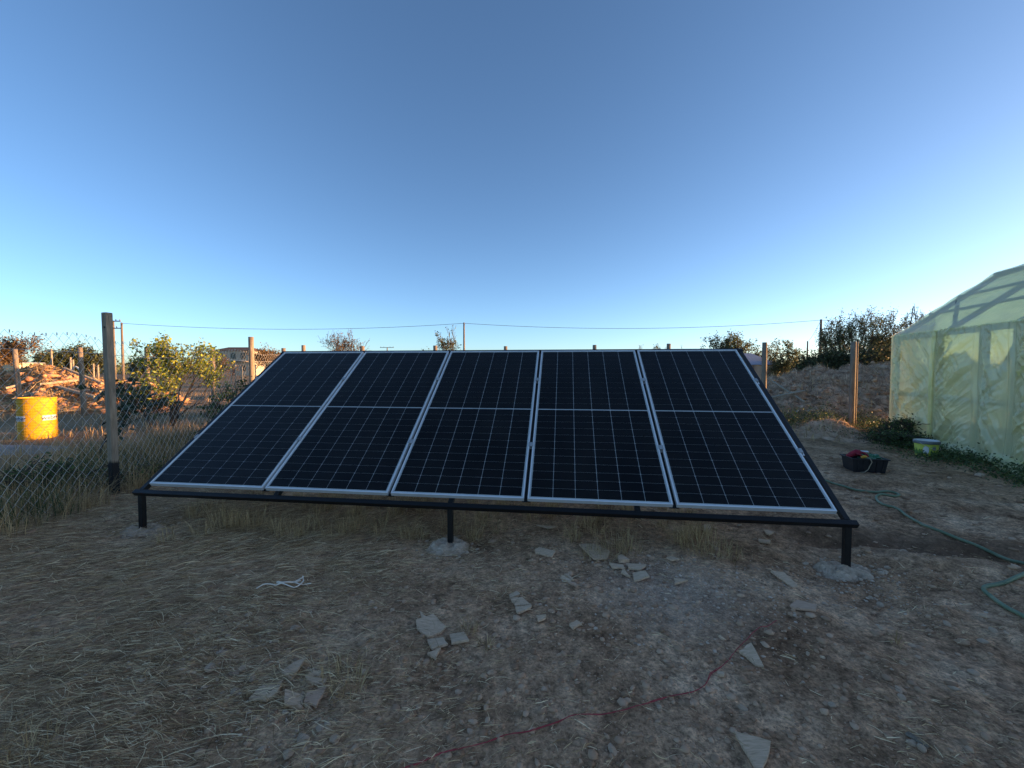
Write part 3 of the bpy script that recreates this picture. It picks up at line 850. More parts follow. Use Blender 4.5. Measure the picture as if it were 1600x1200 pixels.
# ------------------------------------------------------------------ fences
def round_post(mb, x, y, z0, z1, r, g, lean=(0, 0), n=10):
    ph = g.uniform(0, 6)
    P = [(x + lean[0] * t, y + lean[1] * t, z0 + (z1 - z0) * t) for t in (0, 0.25, 0.5, 0.75, 1)]
    mb.tube(P, [r * 1.06, r * 1.02, r * (1 + g.normal(0, 0.02)), r * 0.98, r * 0.95], n)

g = rng_(101)
FA = np.array([-4.72, 4.79]); FD = np.array([-5.36, 8.4]) - FA; FD = FD / np.linalg.norm(FD)
def fpt(s):
    return FA + FD * s
e = empty('chain_link_fence', (FA[0], FA[1], 0), 'chain-link fence on wooden posts running back along the left of the array', 'fence')
posts = [(-3.6, 2.1, 0.045), (0, 2.1, 0.052), (3.67, 2.1, 0.052), (6.98, 2.12, 0.055)]
for i, (s_, top, r) in enumerate(posts):
    q = fpt(s_); q = q + np.array([0.07, 0.0])
    b = MB()
    gz0 = float(ground_h(q[0], q[1])) - 0.1
    if i == 1:   # sawn square post
        b.beam((q[0], q[1], gz0), (q[0] - 0.02, q[1], top), 0.070, 0.074, up=(0.2, 1, 0))
        o = b.build('post', M['post'], e, bevel=0.008)
        b = MB(); b.tube([(q[0] - 0.012, q[1] - 0.045, 1.93), (q[0] - 0.012, q[1] - 0.03, 1.93)], 0.009, 8); b.build('nail_head', M['steel'], o)
    else:
        round_post(b, q[0], q[1], gz0, top, r, g); b.build('post', M['post'], e, smooth=True)
# woven diamonds: zigzag wires side by side, one mesh per bay
dw, dh, mh = 0.118, 0.118, 1.80
def mesh_bay(s0, s1):
    b = MB(); n = int(round((s1 - s0) / (dw / 2)))
    for i in range(n):
        s_ = s0 + i * (s1 - s0) / n
        st = (s1 - s0) / n
        pts = []
        k = 0; z = 0.03
        while z <= mh + 1e-6:
            sg = s_ + (st if (k + i) % 2 else 0)
            q = fpt(sg)
            sagz = -0.02 * math.sin(3.1 * sg) - 0.015 * math.sin(7.3 * sg + 1)
            bow = 0.02 * math.sin(2.2 * sg + z * 2) + (0.003 if k % 2 else -0.003)
            pts.append((q[0] + bow, q[1], z + sagz * (z / mh) + float(ground_h(q[0], q[1])) * 0.5))
            k += 1; z += dh / 2
        b.tube(pts, 0.0017, 3, caps=False)
    # selvage knots along the top and two line wires
    for zz in (1.62,):
        b.tube([(*fpt(s_), zz - 0.015 * math.sin(2 * s_)) for s_ in np.linspace(s0, s1, 16)], 0.0022, 4)
    for i in range(int((s1 - s0) / dw)):
        sg = s0 + (i + 0.5) * dw
        q = fpt(sg)
        b.box((q[0], q[1], mh - 0.01 - 0.02 * math.sin(3.1 * sg) - 0.015 * math.sin(7.3 * sg + 1)), (0.006, 0.006, 0.03))
    b.build('wire_mesh', M['wire'], e)
mesh_bay(-3.6, 0); mesh_bay(0, 3.67); mesh_bay(3.67, 6.98)

BP = 'posts of the back fence'
def lone_post(px, top, d, label, r=0.055, h=None, lean=(0, 0), group=BP, material='wood'):
    t = at(px, top, d)
    z0 = float(top_h(t[0], d)) - 0.15
    b = MB(); round_post(b, t[0] - lean[0], d - lean[1], z0, t[2], r, g, lean)
    o = b.build('fence_post', M[material], None, (t[0], d, z0), smooth=True)
    for p_ in o.data.polygons:
        if len(p_.vertices) > 4: p_.use_smooth = False
    return tag(o, label, 'fence post', group)
lone_post(566, 541, 11.8, 'corner fence post top over the gap between first and second panels', 0.065)
lone_post(680, 540, 11.8, 'fence post top standing before the narrow sparse tree', 0.06)
lone_post(790, 541, 11.8, 'fence post top over the middle panel', 0.055)
lone_post(929, 539, 11.4, 'fence post top over the fourth panel', 0.055)
lone_post(1045, 537, 11.0, 'leaning fence post top over the fifth panel', 0.055, lean=(0.08, 0))
lone_post(1195, 535, 10.0, 'fence post just right of the array before the grey roofed shed', 0.058)
lone_post(1334, 534, 9.8, 'fence post in front of the earth mound near the greenhouse', 0.06)
lone_post(1339.5, 534, 9.95, 'thin second stake touching the fence post near the greenhouse', 0.03)
LP = 'sunlit posts of the far left fence'
for px, top, d, lab, ln in ((23, 545, 12.6, 'leaning sunlit post above the yellow drum', 0.12), (125, 543, 12.8, 'sunlit post between the drum and the near fence post', 0.06), (229, 543, 13.0, 'sunlit post left of the citrus tree', 0.0),
                            (332, 543, 13.0, 'sunlit post right of the citrus tree', 0.0), (443, 544, 13.0, 'sunlit post tip at the upper left corner of the array', 0.0)):
    lone_post(px, top, d, lab, 0.062, lean=(-ln, 0), group=LP)
for px, top, d, lab in ((80, 545, 26, 'tall pale stake before the dark trees on the left'), (110, 558, 26, 'short pale stake right of the tall pale stake'), (114, 562, 25, 'shortest pale stake beside the bent hoop'),
                        (361, 571, 24, 'pale stake below the left wall of the two storey house'), (368, 570, 24, 'pale stake below the middle of the two storey house'), (378, 572, 24, 'pale stake under the house door'),
                        (399, 570, 24, 'pale stake right of the grey round post'), (413, 569, 24, 'pale stake next to the panel corner'), (153, 570, 25, 'pale stake left of the near fence post'), (146, 568, 30, 'thin dark stake left of the near fence post')):
    lone_post(px, top, d, lab, 0.035 if d < 25 else 0.05, group='pale stakes in the far field', material='board')
b = MB(); c = at(118, 574, 25); tt = np.linspace(0, math.pi, 14)
b.tube([(c[0] + 0.35 * math.cos(a), 25, 0.7 + 0.9 * math.sin(a)) for a in tt], 0.04, 6)
tag(b.build('bent_hoop', M['white'], None, (c[0], 25, 0.7)), 'small pale bent hoop standing behind the rubble pile', 'hoop')

# ------------------------------------------------------------------ solar rack and panels
P0 = np.array([-3.3374736, 3.7657577, -1.0489366 + 1.45])
A_, T_ = -0.12961864, 0.59644682
Du = np.array([math.cos(A_), math.sin(A_), 0])
Ds = np.array([-math.sin(A_) * math.cos(T_), math.cos(A_) * math.cos(T_), math.sin(T_)])
Dn = np.cross(Du, Ds)
ROT = np.stack([Du, Ds, Dn], 1)
PW, PH, GAP, PT = 1.134, 2.278, 0.03, 0.035
TW = 5 * PW + 4 * GAP
def pv(u, v, n=0.0):
    return P0 + Du * u + Ds * v + Dn * n

rk = empty('panel_rack', tuple(pv(TW / 2, 0) * [1, 1, 0]), 'black steel rack carrying the five tilted solar panels', 'rack')
nb = -PT - 0.026                         # centre of the steel below the module backs
V_LO, V_HI = -0.062, PH + 0.06
b = MB(); b.beam(pv(-0.135, V_LO, nb), pv(TW + 0.125, V_LO, nb), 0.042, 0.042, up=Dn); b.build('front_beam', M['steel'], rk, bevel=0.003)
b = MB(); b.beam(pv(-0.10, V_HI, nb), pv(TW + 0.10, V_HI, nb), 0.05, 0.05, up=Dn); b.build('rear_beam', M['steel'], rk, bevel=0.003)
RAFT = [-0.075, 1.27, 2.85, 4.36, TW + 0.065]
for u in RAFT:
    b = MB(); b.beam(pv(u, V_LO + 0.023, nb), pv(u, V_HI - 0.027, nb), 0.042, 0.04, up=Dn); b.build('rafter', M['steel'], rk, bevel=0.003)
for k in range(4):
    u = (k + 1) * PW + (k + 0.5) * GAP
    b = MB(); b.beam(pv(u, 0.0, -PT - 0.011), pv(u, PH, -PT - 0.011), 0.07, 0.006, up=Dn); b.build('batten', M['steel'], rk)
CL_V = [0.62, 1.66]
for v in CL_V:
    b = MB(); b.beam(pv(-0.03, v, -PT - 0.003), pv(TW + 0.045, v, -PT - 0.003), 0.04, 0.006, up=Dn); b.build('rail', M['alu'], rk)
LEG_U = [-0.075, 2.85, TW + 0.065]
foot = [((214, 827), 'rough grey concrete footing under the left front leg'), ((703, 847), 'round mound of grey concrete under the middle front leg'), ((1318, 882), 'broken pale concrete footing under the right front leg')]
g = rng_(111)
for u, (fp, lab) in zip(LEG_U, foot):
    t = pv(u, V_LO, nb - 0.021)
    zb = float(ground_h(t[0], t[1])) - 0.004
    b = MB(); b.beam((t[0], t[1], zb - 0.05), (t[0], t[1], t[2] - 0.002), 0.043, 0.043, up=(Du[1], -Du[0], 0)); b.build('leg', M['steel'], rk, bevel=0.003)
    tr = pv(u, V_HI - 0.1, nb - 0.027); zr_ = float(ground_h(tr[0], tr[1]))
    b = MB(); b.beam((tr[0], tr[1], zr_ - 0.05), (tr[0], tr[1], tr[2] - 0.005), 0.05, 0.05, up=(Du[1], -Du[0], 0)); b.build('leg', M['steel'], rk, bevel=0.003)
    # poured footing: lumpy low dome
    n, rings = 44, 14
    sx_, sy_, hh_ = {0: (0.23, 0.16, 0.058), 1: (0.21, 0.18, 0.06), 2: (0.22, 0.16, 0.05)}[LEG_U.index(u)]
    ph = g.uniform(0, 9)
    Vv = []
    for i in range(rings):
        rr = (i + 0.001) / (rings - 1)
        for j in range(n):
            a = 2 * math.pi * j / n
            lob = 1 + 0.22 * float(vnoise(math.cos(a) * 1.7 + ph, math.sin(a) * 1.7, 5)) * 2 + 0.1 * float(vnoise(math.cos(a) * 6, math.sin(a) * 6 + ph, 7))
            x = t[0] + (0.03 if u < 0 else -0.02) + rr * lob * sx_ * math.cos(a); y = t[1] + rr * lob * sy_ * math.sin(a) - 0.015
            z = zb + hh_ * (1 - rr ** 3.4) * 0.85 + (0.035 * float(fbm(np.array(x * 18), np.array(y * 18), 8)) + 0.03 * float(np.abs(vnoise(x * 60, y * 60, 9)))) * (1 - rr ** 6) - 0.04 * rr ** 8
            Vv.append((x, y, z))
    Fs = [(i * n + j, i * n + (j + 1) % n, (i + 1) * n + (j + 1) % n, (i + 1) * n + j) for i in range(rings - 1) for j in range(n)]
    b = MB(); b.add(Vv, Fs); o = b.build('footing', M['concrete'], rk, smooth=False); o['label'] = lab
    ca = g.uniform(0, 6.28, 70); cr_ = g.uniform(0.75, 1.35, 70)
    cxy = np.stack([t[0] + cr_ * sx_ * np.cos(ca), t[1] + cr_ * sy_ * np.sin(ca)], -1)
    cm = pebbles('concrete_crumbs', cxy, 0.004 + 0.017 * g.uniform(0, 1, 70) ** 2.5, g, M['concrete'], flat=0.75)
    cv = np.empty(len(cm.vertices) * 3, np.float32); cm.vertices.foreach_get('co', cv)
    cm.vertices.foreach_set('co', (cv.reshape(-1, 3) - wl(rk)).astype(np.float32).ravel()); cm.update()
    tag(link('concrete_crumbs', cm, rk), kind='stuff')

# one module in its own (u, v, n) axes, origin at the lower left corner of its face
def panel_parts():
    parts = {}
    fw = 0.011
    prof = [(0, -PT), (0, 0), (fw, 0), (fw, -0.007), (0.002, -0.0075), (0.002, -PT + 0.002), (0.028, -PT + 0.002), (0.028, -PT)]
    frames = []
    corners = [(0, 0), (PW, 0), (PW, PH), (0, PH)]
    for k in range(4):
        a = np.array(corners[k], float); c = np.array(corners[(k + 1) % 4], float)
        d = (c - a) / np.linalg.norm(c - a); inn = np.array([-d[1], d[0]])
        V = []
        for q, sgn in ((a, 1), (c, -1)):
            for off, z in prof:
                pt = q + inn * off + d * off * sgn
                V.append((pt[0], pt[1], z))
        m = len(prof)
        Fs = [(i, (i + 1) % m, m + (i + 1) % m, m + i) for i in range(m)] + [tuple(range(m)), tuple(range(2 * m))[m:][::-1]]
        frames.append((V, Fs))
    parts['frames'] = frames
    return parts

def raw_mesh(name, V, Fs, material):
    mb = MB(); mb.add(V, Fs)
    me = bpy.data.meshes.new(name); me.from_pydata(mb.v, [], mb.f); me.materials.append(material); me.validate(); me.update()
    import bmesh
    bm = bmesh.new(); bm.from_mesh(me); bmesh.ops.recalc_face_normals(bm, faces=bm.faces); bm.to_mesh(me); bm.free()
    return me

pp = panel_parts()
frame_me = [raw_mesh('frame_rail', V, Fs, M['alu']) for V, Fs in pp['frames']]
def box_me(name, c, size, material):
    mb = MB(); mb.box(c, size); return raw_mesh(name, mb.v, mb.f, material)
IN = 0.0105
sheet_me = box_me('backsheet', (PW / 2, PH / 2, -0.0065), (PW - 0.006, PH - 0.006, 0.001), M['backsheet'])
glass_me = box_me('glass_pane', (PW / 2, PH / 2, -0.0028), (PW - 2 * IN - 0.002, PH - 2 * IN - 0.002, 0.0020), M['glass'])
CG, RG, MID = 0.0038, 0.0021, 0.015
mgx, mgy = 0.013, 0.016
cw = (PW - 2 * IN - 2 * mgx + CG) / 6 - CG
ch = (PH - 2 * IN - 2 * mgy - MID + 2 * RG) / 24 - RG
def cell_verts():
    c = 0.006
    poly = [(-cw / 2, -ch / 2), (cw / 2, -ch / 2), (cw / 2, ch / 2 - c), (cw / 2 - c, ch / 2), (-cw / 2 + c, ch / 2), (-cw / 2, ch / 2 - c)]
    m = len(poly)
    V = [(x, y, -0.0056) for x, y in poly] + [(x, y, -0.0046) for x, y in poly]
    return V, [tuple(range(m))[::-1], tuple(range(m, 2 * m))] + [(i, (i + 1) % m, m + (i + 1) % m, m + i) for i in range(m)]
cell_me = raw_mesh('cell', *cell_verts(), M['cell'])
PLAB = ['leftmost of the five tilted solar panels in the array', 'second tilted solar panel from the left in the array', 'middle of the five tilted solar panels in the array',
        'fourth tilted solar panel from the left in the array', 'rightmost of the five tilted solar panels, nearest the greenhouse']
rot4 = Matrix(((ROT[0][0], ROT[0][1], ROT[0][2]), (ROT[1][0], ROT[1][1], ROT[1][2]), (ROT[2][0], ROT[2][1], ROT[2][2])))
for k in range(5):
    e = empty('solar_panel', tuple(pv(k * (PW + GAP), 0, 0)), PLAB[k], 'solar panel', 'solar panels on the rack')
    e.rotation_euler = rot4.to_euler()
    for me in frame_me:
        link('frame_rail', me, e)
    link('backsheet', sheet_me, e); link('glass_pane', glass_me, e)
    for r in range(24):
        for c in range(6):
            x = IN + mgx + cw / 2 + c * (cw + CG)
            y = IN + mgy + ch / 2 + r * (ch + RG) + (MID - RG if r >= 12 else 0)
            link('cell', cell_me, e, (x, y, 0))
# clamps on the rack, in the gaps and at both ends
for k in range(4):
    for v in CL_V:
        u = (k + 1) * PW + (k + 0.5) * GAP
        b = MB(); b.box(pv(u, v, 0.003), (GAP + 0.012, 0.05, 0.005), ROT); b.box(pv(u, v, -0.016), (0.012, 0.04, 0.034), ROT)
        b.build('mid_clamp', M['dull_alu'], rk)
for v in CL_V:
    for u, s_ in ((TW, 1), (0, -1)):
        b = MB(); b.box(pv(u + s_ * 0.006, v, 0.003), (0.03, 0.05, 0.005), ROT); b.box(pv(u + s_ * 0.016, v, -0.018), (0.008, 0.05, 0.036), ROT)
        b.build('end_clamp', M['dull_alu'], rk)

# ------------------------------------------------------------------ greenhouse
GC = np.array([8.3, 9.05]); GK = np.array([-0.29, -0.957]); GW = np.array([0.957, -0.29])
GLEN, GWID, EAVE = 5.6, 4.6, 2.14
def gh(k, w, z):
    q = GC + GK * k + GW * w
    return np.array([q[0], q[1], z])
def roof_z(w):
    w = min(w, GWID - w)
    return float(np.interp(w, [0, 1.7, 2.3], [EAVE, 3.42, 3.62]))
e = empty('greenhouse', tuple(gh(GLEN / 2, GWID / 2, 0)), 'green plastic film greenhouse with a timber frame at the right edge', 'greenhouse')
KP = [0.03, 1.36, 2.41, 3.05, 4.2, 5.55]
for k in KP:
    b = MB(); b.beam(gh(k, 0.07, -0.1), gh(k, 0.07, EAVE - 0.04), 0.09, 0.09, up=(1, 0, 0)); b.build('post', M['wood'], e)
    b = MB(); b.beam(gh(k, GWID - 0.07, -0.1), gh(k, GWID - 0.07, EAVE - 0.04), 0.09, 0.09, up=(1, 0, 0)); b.build('post', M['wood'], e)
for k in (0.05, 1.5, 3.0, 4.4, 5.5):
    for w0, w1 in ((0.05, 1.7), (1.7, 2.3), (2.3, 2.9), (2.9, GWID - 0.05)):
        b = MB(); b.beam(gh(k, w0, roof_z(w0) - 0.07), gh(k, w1, roof_z(w1) - 0.07), 0.05, 0.08); b.build('rafter', M['wood'], e)
for w in (0.66, 1.135, 1.7, 2.3, 2.9, 3.6, 4.1):
    b = MB(); b.beam(gh(0, w, roof_z(w) - 0.025), gh(GLEN, w, roof_z(w) - 0.025), 0.07, 0.04); b.build('purlin', M['wood'], e)
b = MB(); b.beam(gh(0, 0.05, EAVE - 0.03), gh(GLEN, 0.05, EAVE - 0.03), 0.06, 0.1); b.build('eave_beam', M['wood'], e)
b = MB(); b.beam(gh(0, 0.06, 0.93), gh(GLEN, 0.06, 0.93), 0.04, 0.09); b.build('wall_rail', M['wood'], e)
b = MB(); b.beam(gh(0.05, 1.08, roof_z(1.08) - 0.02), gh(1.5, 0.2, roof_z(0.2) - 0.02), 0.06, 0.03, up=(0, 0, 1)); b.build('brace', M['wood'], e)
b = MB(); b.beam(gh(2.45, 0.10, 0.95), gh(3.05, 0.10, 2.0), 0.05, 0.05); b.build('brace', M['wood'], e)
for k0, k1 in ((1.42, 2.36), (2.46, 3.0), (3.1, 4.15), (4.25, 5.5)):
    b = MB(); b.beam(gh(k0, 0.02, 0.27), gh(k1, 0.02, 0.27), 0.02, 0.56); b.build('base_board', M['cardboard'], e)

def film_sheet(name, fn, nu, nv, material):
    U, Vv = np.meshgrid(np.linspace(0, 1, nu), np.linspace(0, 1, nv))
    P = fn(U, Vv) - wl(e)
    i = (np.arange(nv - 1)[:, None] * nu + np.arange(nu - 1)[None]).ravel()
    return link(name, np_mesh(name, P.reshape(-1, 3), np.stack([i, i + 1, i + nu + 1, i + nu], -1), material, True), e)
def wall_fn(U, Vv):
    k = U * GLEN; z = -0.03 + Vv * (EAVE + 0.06)
    # pulled folds fanning from the posts, slack between
    near = np.min(np.abs(k[..., None] - np.array(KP)), -1)
    slack = 1 - np.exp(-(near / 0.22) ** 2)
    d1 = k * 5.5 + z * 3.2; d2 = k * 4.0 - z * 4.6
    out = 0.045 * fbm(d1, d1 * 0.15 + z * 0.7, 81, 4) + 0.045 * fbm(d2, d2 * 0.12 + k * 0.6, 83, 4)
    cr = 0.075 * np.abs(vnoise(d2 * 1.3, k * 0.5, 85)) + 0.06 * np.abs(vnoise(d1 * 1.6, z * 0.6, 87))
    folds = 0.018 * np.sin(k * 46 + 3 * vnoise(k * 2, z * 1.5, 89)) * np.exp(-(near / 0.09) ** 2)
    fan_ = 0
    for i_, ka in enumerate(KP[:5]):
        for j_, za in enumerate((EAVE, 0.93)):
            th = np.arctan2(z - za, k - ka); rr = np.hypot(z - za, k - ka)
            fan_ = fan_ + 0.055 * np.abs(vnoise(th * 4.2 + 7 * i_, rr * 0.6 + 3 * j_, 300 + i_)) * sstep(0.02, 0.3, rr) * np.exp(-(rr / 0.75) ** 2)
    cr = cr + fan_ + 0.02 * np.abs(vnoise(k * 14 + z * 6, z * 9 - k * 5, 311)) + 0.012 * np.abs(vnoise(k * 29, z * 25, 313))
    for i_ in range(len(KP) - 1):
        a0, a1 = KP[i_], KP[i_ + 1]
        inb = sstep(a0, a0 + 0.12, k) * (1 - sstep(a1 - 0.12, a1, k))
        an = (R(-52), R(48), R(-68), R(40), R(-50))[i_]
        dp = -(k - a0) * math.sin(an) + z * math.cos(an); dl = (k - a0) * math.cos(an) + z * math.sin(an)
        wav = dp + 0.05 * vnoise(dl * 2.5, dp * 2.5, 320 + i_)
        f1 = (1 - np.abs(2 * vnoise(wav * 8.5, dl * 0.7, 330 + i_))) ** 3
        f2 = (1 - np.abs(2 * vnoise(wav * 19, dl * 1.6, 340 + i_))) ** 3
        amp = 0.35 + 1.3 * np.clip(vnoise(k * 1.7, z * 1.7, 350 + i_) + 0.5, 0, 1)
        cr = cr + inb * amp * (0.055 * f1 + 0.020 * f2)
    sag = 0.05 * sstep(0.55, 0.1, z) * np.abs(vnoise(k * 6, z * 5, 361))
    cr = cr + sag
    off = -(0.012 + slack * (0.035 * np.sin(np.clip(Vv, 0, 1) * math.pi) + out + cr)) - folds
    off = off - 0.10 * sstep(0.18, 0.0, z) * (0.6 + vnoise(k * 3, 0 * k, 91))
    q = GC[None, None] + GK * k[..., None] + GW * off[..., None]
    return np.stack([q[..., 0], q[..., 1], z], -1)
film_sheet('wall_film', wall_fn, 560, 220, M['film'])
for ks in (1.36, 4.2):
    def seam_fn(U, Vv, ks=ks):
        k = ks - 0.07 + U * 0.12 + 0.02 * vnoise(Vv * 6, Vv * 0, int(ks * 50)); P_ = wall_fn(np.full_like(U, ks / GLEN) + (U - 0.5) * 0.12 / GLEN, Vv)
        wv = 0.012 + 0.02 * np.abs(vnoise(U * 3, Vv * 22, int(ks * 70)))
        P_[..., :2] -= GW * wv[..., None]
        return P_
    film_sheet('film_seam', seam_fn, 8, 120, M['film_seam'])
def roof_fn(U, Vv):
    k = -0.03 + U * (GLEN + 0.06); w = -0.03 + Vv * (GWID + 0.06)
    z = np.interp(np.minimum(w, GWID - w), [-0.05, 0, 1.7, 2.3], [EAVE - 0.03, EAVE + 0.02, 3.43, 3.63])
    nearp = np.min(np.abs(w[..., None] - np.array([0, 0.66, 1.135, 1.7, 2.3, 2.9, 3.6, 4.1, 4.6])), -1)
    z = z + 0.012 - 0.022 * sstep(0.05, 0.28, nearp) + 0.016 * fbm(k * 2.5 + w * 1.5, w * 3, 93, 4) * sstep(0.0, 0.2, nearp)
    q = GC[None, None] + GK * k[..., None] + GW * w[..., None]
    return np.stack([q[..., 0], q[..., 1], z], -1)
film_sheet('roof_film', roof_fn, 120, 110, M['film_roof'])
def gable_fn(kk):
    def f(U, Vv):
        w = U * GWID
        z = -0.02 + Vv * (np.interp(np.minimum(w, GWID - w), [0, 1.7, 2.3], [EAVE, 3.42, 3.62]))
        k = kk + 0 * w + (0.02 * fbm(w * 4 + z * 2, z * 2, 95, 3)) * (1 if kk > 0 else -1)
        q = GC[None, None] + GK * k[..., None] + GW * w[..., None]
        return np.stack([q[..., 0], q[..., 1], z], -1)
    return f
film_sheet('gable_film', gable_fn(-0.01), 60, 40, M['film'])
film_sheet('gable_film', gable_fn(GLEN + 0.01), 60, 40, M['film'])
def back_fn(U, Vv):
    k = U * GLEN; z = Vv * EAVE
    off = GWID + 0.02 * fbm(k * 3, z * 3, 97, 3)
    q = GC[None, None] + GK * k[..., None] + GW * off[..., None]
    return np.stack([q[..., 0], q[..., 1], z], -1)
film_sheet('wall_film', back_fn, 60, 30, M['film'])
def skirt_fn(U, Vv):
    k = 2.2 + U * 3.2; off = -0.04 - Vv * (0.10 + 0.42 * sstep(0.1, 0.6, U)) * (1 + 0.5 * vnoise(k * 3, 0 * k, 99))
    q = GC[None, None] + GK * k[..., None] + GW * off[..., None]
    z = top_h(q[..., 0], q[..., 1]) + 0.035 + 0.10 * (1 - Vv) ** 2 + 0.07 * np.abs(vnoise(k * 5, Vv * 4, 98)) + 0.03 * vnoise(k * 13, Vv * 9, 96)
    return np.stack([q[..., 0], q[..., 1], z], -1)
film_sheet('film_skirt', skirt_fn, 90, 24, M['film'])

# ------------------------------------------------------------------ yellow drum
q = on_z(60, 684)
bx, by = q[0], q[1]
bz = float(ground_h(bx, by)) - 0.01
e = empty('oil_drum', (bx, by, bz), 'yellow steel drum with a white lettered band behind the fence', 'drum')
BR, BH = 0.285, 0.86
prof = [(0.0, 0.012), (BR - 0.02, 0.012), (BR - 0.015, 0), (BR + 0.008, 0), (BR + 0.008, 0.02), (BR, 0.028)]
z = 0.06
for k in range(13):
    if 5 <= k <= 7:
        z += 0.0575; prof += [(BR, z - 0.03)]; continue
    prof += [(BR, z), (BR + 0.005, z + 0.01), (BR + 0.005, z + 0.018), (BR, z + 0.028)]; z += 0.0575
prof += [(BR, BH - 0.03), (BR + 0.009, BH - 0.02), (BR + 0.009, BH), (BR - 0.014, BH), (BR - 0.018, BH - 0.02), (0.0, BH - 0.02)]
b = MB(); b.lathe(prof, 48, (bx, by, bz), caps=False); body = b.build('body', M['barrel'], e, smooth=False)
tocam = math.atan2(-by, -bx)
def arc_patch(mb, a0, a1, z0, z1, r, n=14):
    V = []
    for i in range(n + 1):
        a = a0 + (a1 - a0) * i / n
        for zz in (z0, z1):
            V.append((bx + r * math.cos(a), by + r * math.sin(a), bz + zz))
        for zz in (z0, z1):
            V.append((bx + (r - 0.0025) * math.cos(a), by + (r - 0.0025) * math.sin(a), bz + zz))
    Fs = []
    for i in range(n):
        o = 4 * i; p_ = o + 4
        Fs += [(o, p_, p_ + 1, o + 1), (o + 2, o + 3, p_ + 3, p_ + 2), (o + 1, p_ + 1, p_ + 3, o + 3), (o, o + 2, p_ + 2, p_)]
    mb.add(V, Fs)
def text_mesh(s_):
    cu = bpy.data.curves.new('t', 'FONT'); cu.body = s_; cu.align_x = 'CENTER'; cu.align_y = 'CENTER'; cu.size = 1; cu.resolution_u = 3; cu.offset = 0.012
    to = bpy.data.objects.new('t', cu); COL.objects.link(to)
    dg = bpy.context.evaluated_depsgraph_get(); dg.update()
    me = bpy.data.meshes.new_from_object(to.evaluated_get(dg))
    V = np.array([v.co[:] for v in me.vertices]); Fs = [tuple(p.vertices) for p in me.polygons]
    bpy.data.objects.remove(to); bpy.data.meshes.remove(me)
    return V, Fs
TV, TF = text_mesh('weber')
for da in (math.radians(-62), math.radians(40), math.radians(150)):
    ac = tocam + da
    b = MB(); arc_patch(b, ac - 0.46, ac + 0.46, 0.385, 0.49, BR + 0.0035); band = b.build('label_band', M['white'], body)
    sc = 0.115
    a = ac + TV[:, 0] * sc / BR
    rr = BR + 0.0062
    V2 = np.stack([bx + rr * np.cos(a), by + rr * np.sin(a), bz + 0.438 + (TV[:, 1]) * sc], -1)
    b = MB(); b.add(V2, TF)
    me = bpy.data.meshes.new('lettering'); me.from_pydata([tuple(np.array(p) - wl(e)) for p in b.v], [], b.f); me.materials.append(M['ink']); me.validate(); me.update()
    link('lettering', me, e)

# ------------------------------------------------------------------ bucket and crate
q = on_z(1447, 712)
ux, uy = q[0], q[1]; uz = float(top_h(ux, uy)) - 0.005
e = empty('paint_bucket', (ux, uy, uz), 'lime yellow paint bucket with a grey rim beside the greenhouse', 'bucket')
b = MB(); b.lathe([(0, 0), (0.132, 0), (0.136, 0.006), (0.155, 0.245), (0.152, 0.245), (0.133, 0.01), (0, 0.01)], 40, (ux, uy, uz), caps=False); b.build('body', M['yellow_label'], e, smooth=True)
b = MB(); b.lathe([(0.153, 0.205), (0.166, 0.207), (0.168, 0.25), (0.160, 0.256), (0.150, 0.252), (0.150, 0.215), (0.153, 0.205)], 40, (ux, uy, uz), caps=False); b.build('rim', M['grey_plastic'], e, smooth=True)
b = MB(); b.lathe([(0, 0.236), (0.147, 0.238), (0.1505, 0.246), (0.152, 0.2575), (0.158, 0.2575), (0.158, 0.2585), (0.1505, 0.2590), (0.146, 0.2425), (0, 0.2405)], 40, (ux, uy, uz), caps=False); b.build('lid', M['white'], e, smooth=True)
tc_ = math.atan2(-uy, -ux)
def bucket_patch(a0, a1, z0, z1, name, material, off, ell=False):
    n = 18; V = []; b = MB()
    def rad(zz): return 0.136 + (0.155 - 0.136) * zz / 0.245 + off
    if ell:
        ac, zc = (a0 + a1) / 2, (z0 + z1) / 2
        pts = [(ac + (a1 - a0) / 2 * math.cos(2 * math.pi * i / n), zc + (z1 - z0) / 2 * math.sin(2 * math.pi * i / n)) for i in range(n)]
        b.add([(ux + rad(zz) * math.cos(a), uy + rad(zz) * math.sin(a), uz + zz) for a, zz in [(ac, zc)] + pts], [(0, 1 + i, 1 + (i + 1) % n) for i in range(n)])
    else:
        for i in range(n + 1):
            a = a0 + (a1 - a0) * i / n
            zj = 0.02 * math.sin(i * 1.1)
            V += [(ux + rad(z0) * math.cos(a), uy + rad(z0) * math.sin(a), uz + z0), (ux + rad(z1 + zj) * math.cos(a), uy + rad(z1 + zj) * math.sin(a), uz + z1 + zj)]
        b.add(V, [(2 * i, 2 * i + 2, 2 * i + 3, 2 * i + 1) for i in range(n)])
    b.build(name, material, e)
bucket_patch(tc_ - 1.35, tc_ - 0.25, 0.03, 0.10, 'label_leaves', M['green_label'], 0.002)
bucket_patch(tc_ + 0.35, tc_ + 1.3, 0.04, 0.09, 'label_leaves', M['green_label'], 0.002)
bucket_patch(tc_ - 0.28, tc_ + 0.22, 0.035, 0.175, 'label_emblem', M['white'], 0.003, True)
bucket_patch(tc_ + 0.5, tc_ + 0.85, 0.11, 0.17, 'label_mark', M['grey_plastic'], 0.003)
tt = np.linspace(0, math.pi, 16)
b = MB(); b.tube([(ux + 0.168 * math.cos(a + 0.3 + math.pi), uy + 0.168 * math.sin(a + 0.3 + math.pi), uz + 0.225 - 0.11 * math.sin(a)) for a in tt], 0.0028, 6); b.build('handle', M['wire'], e)

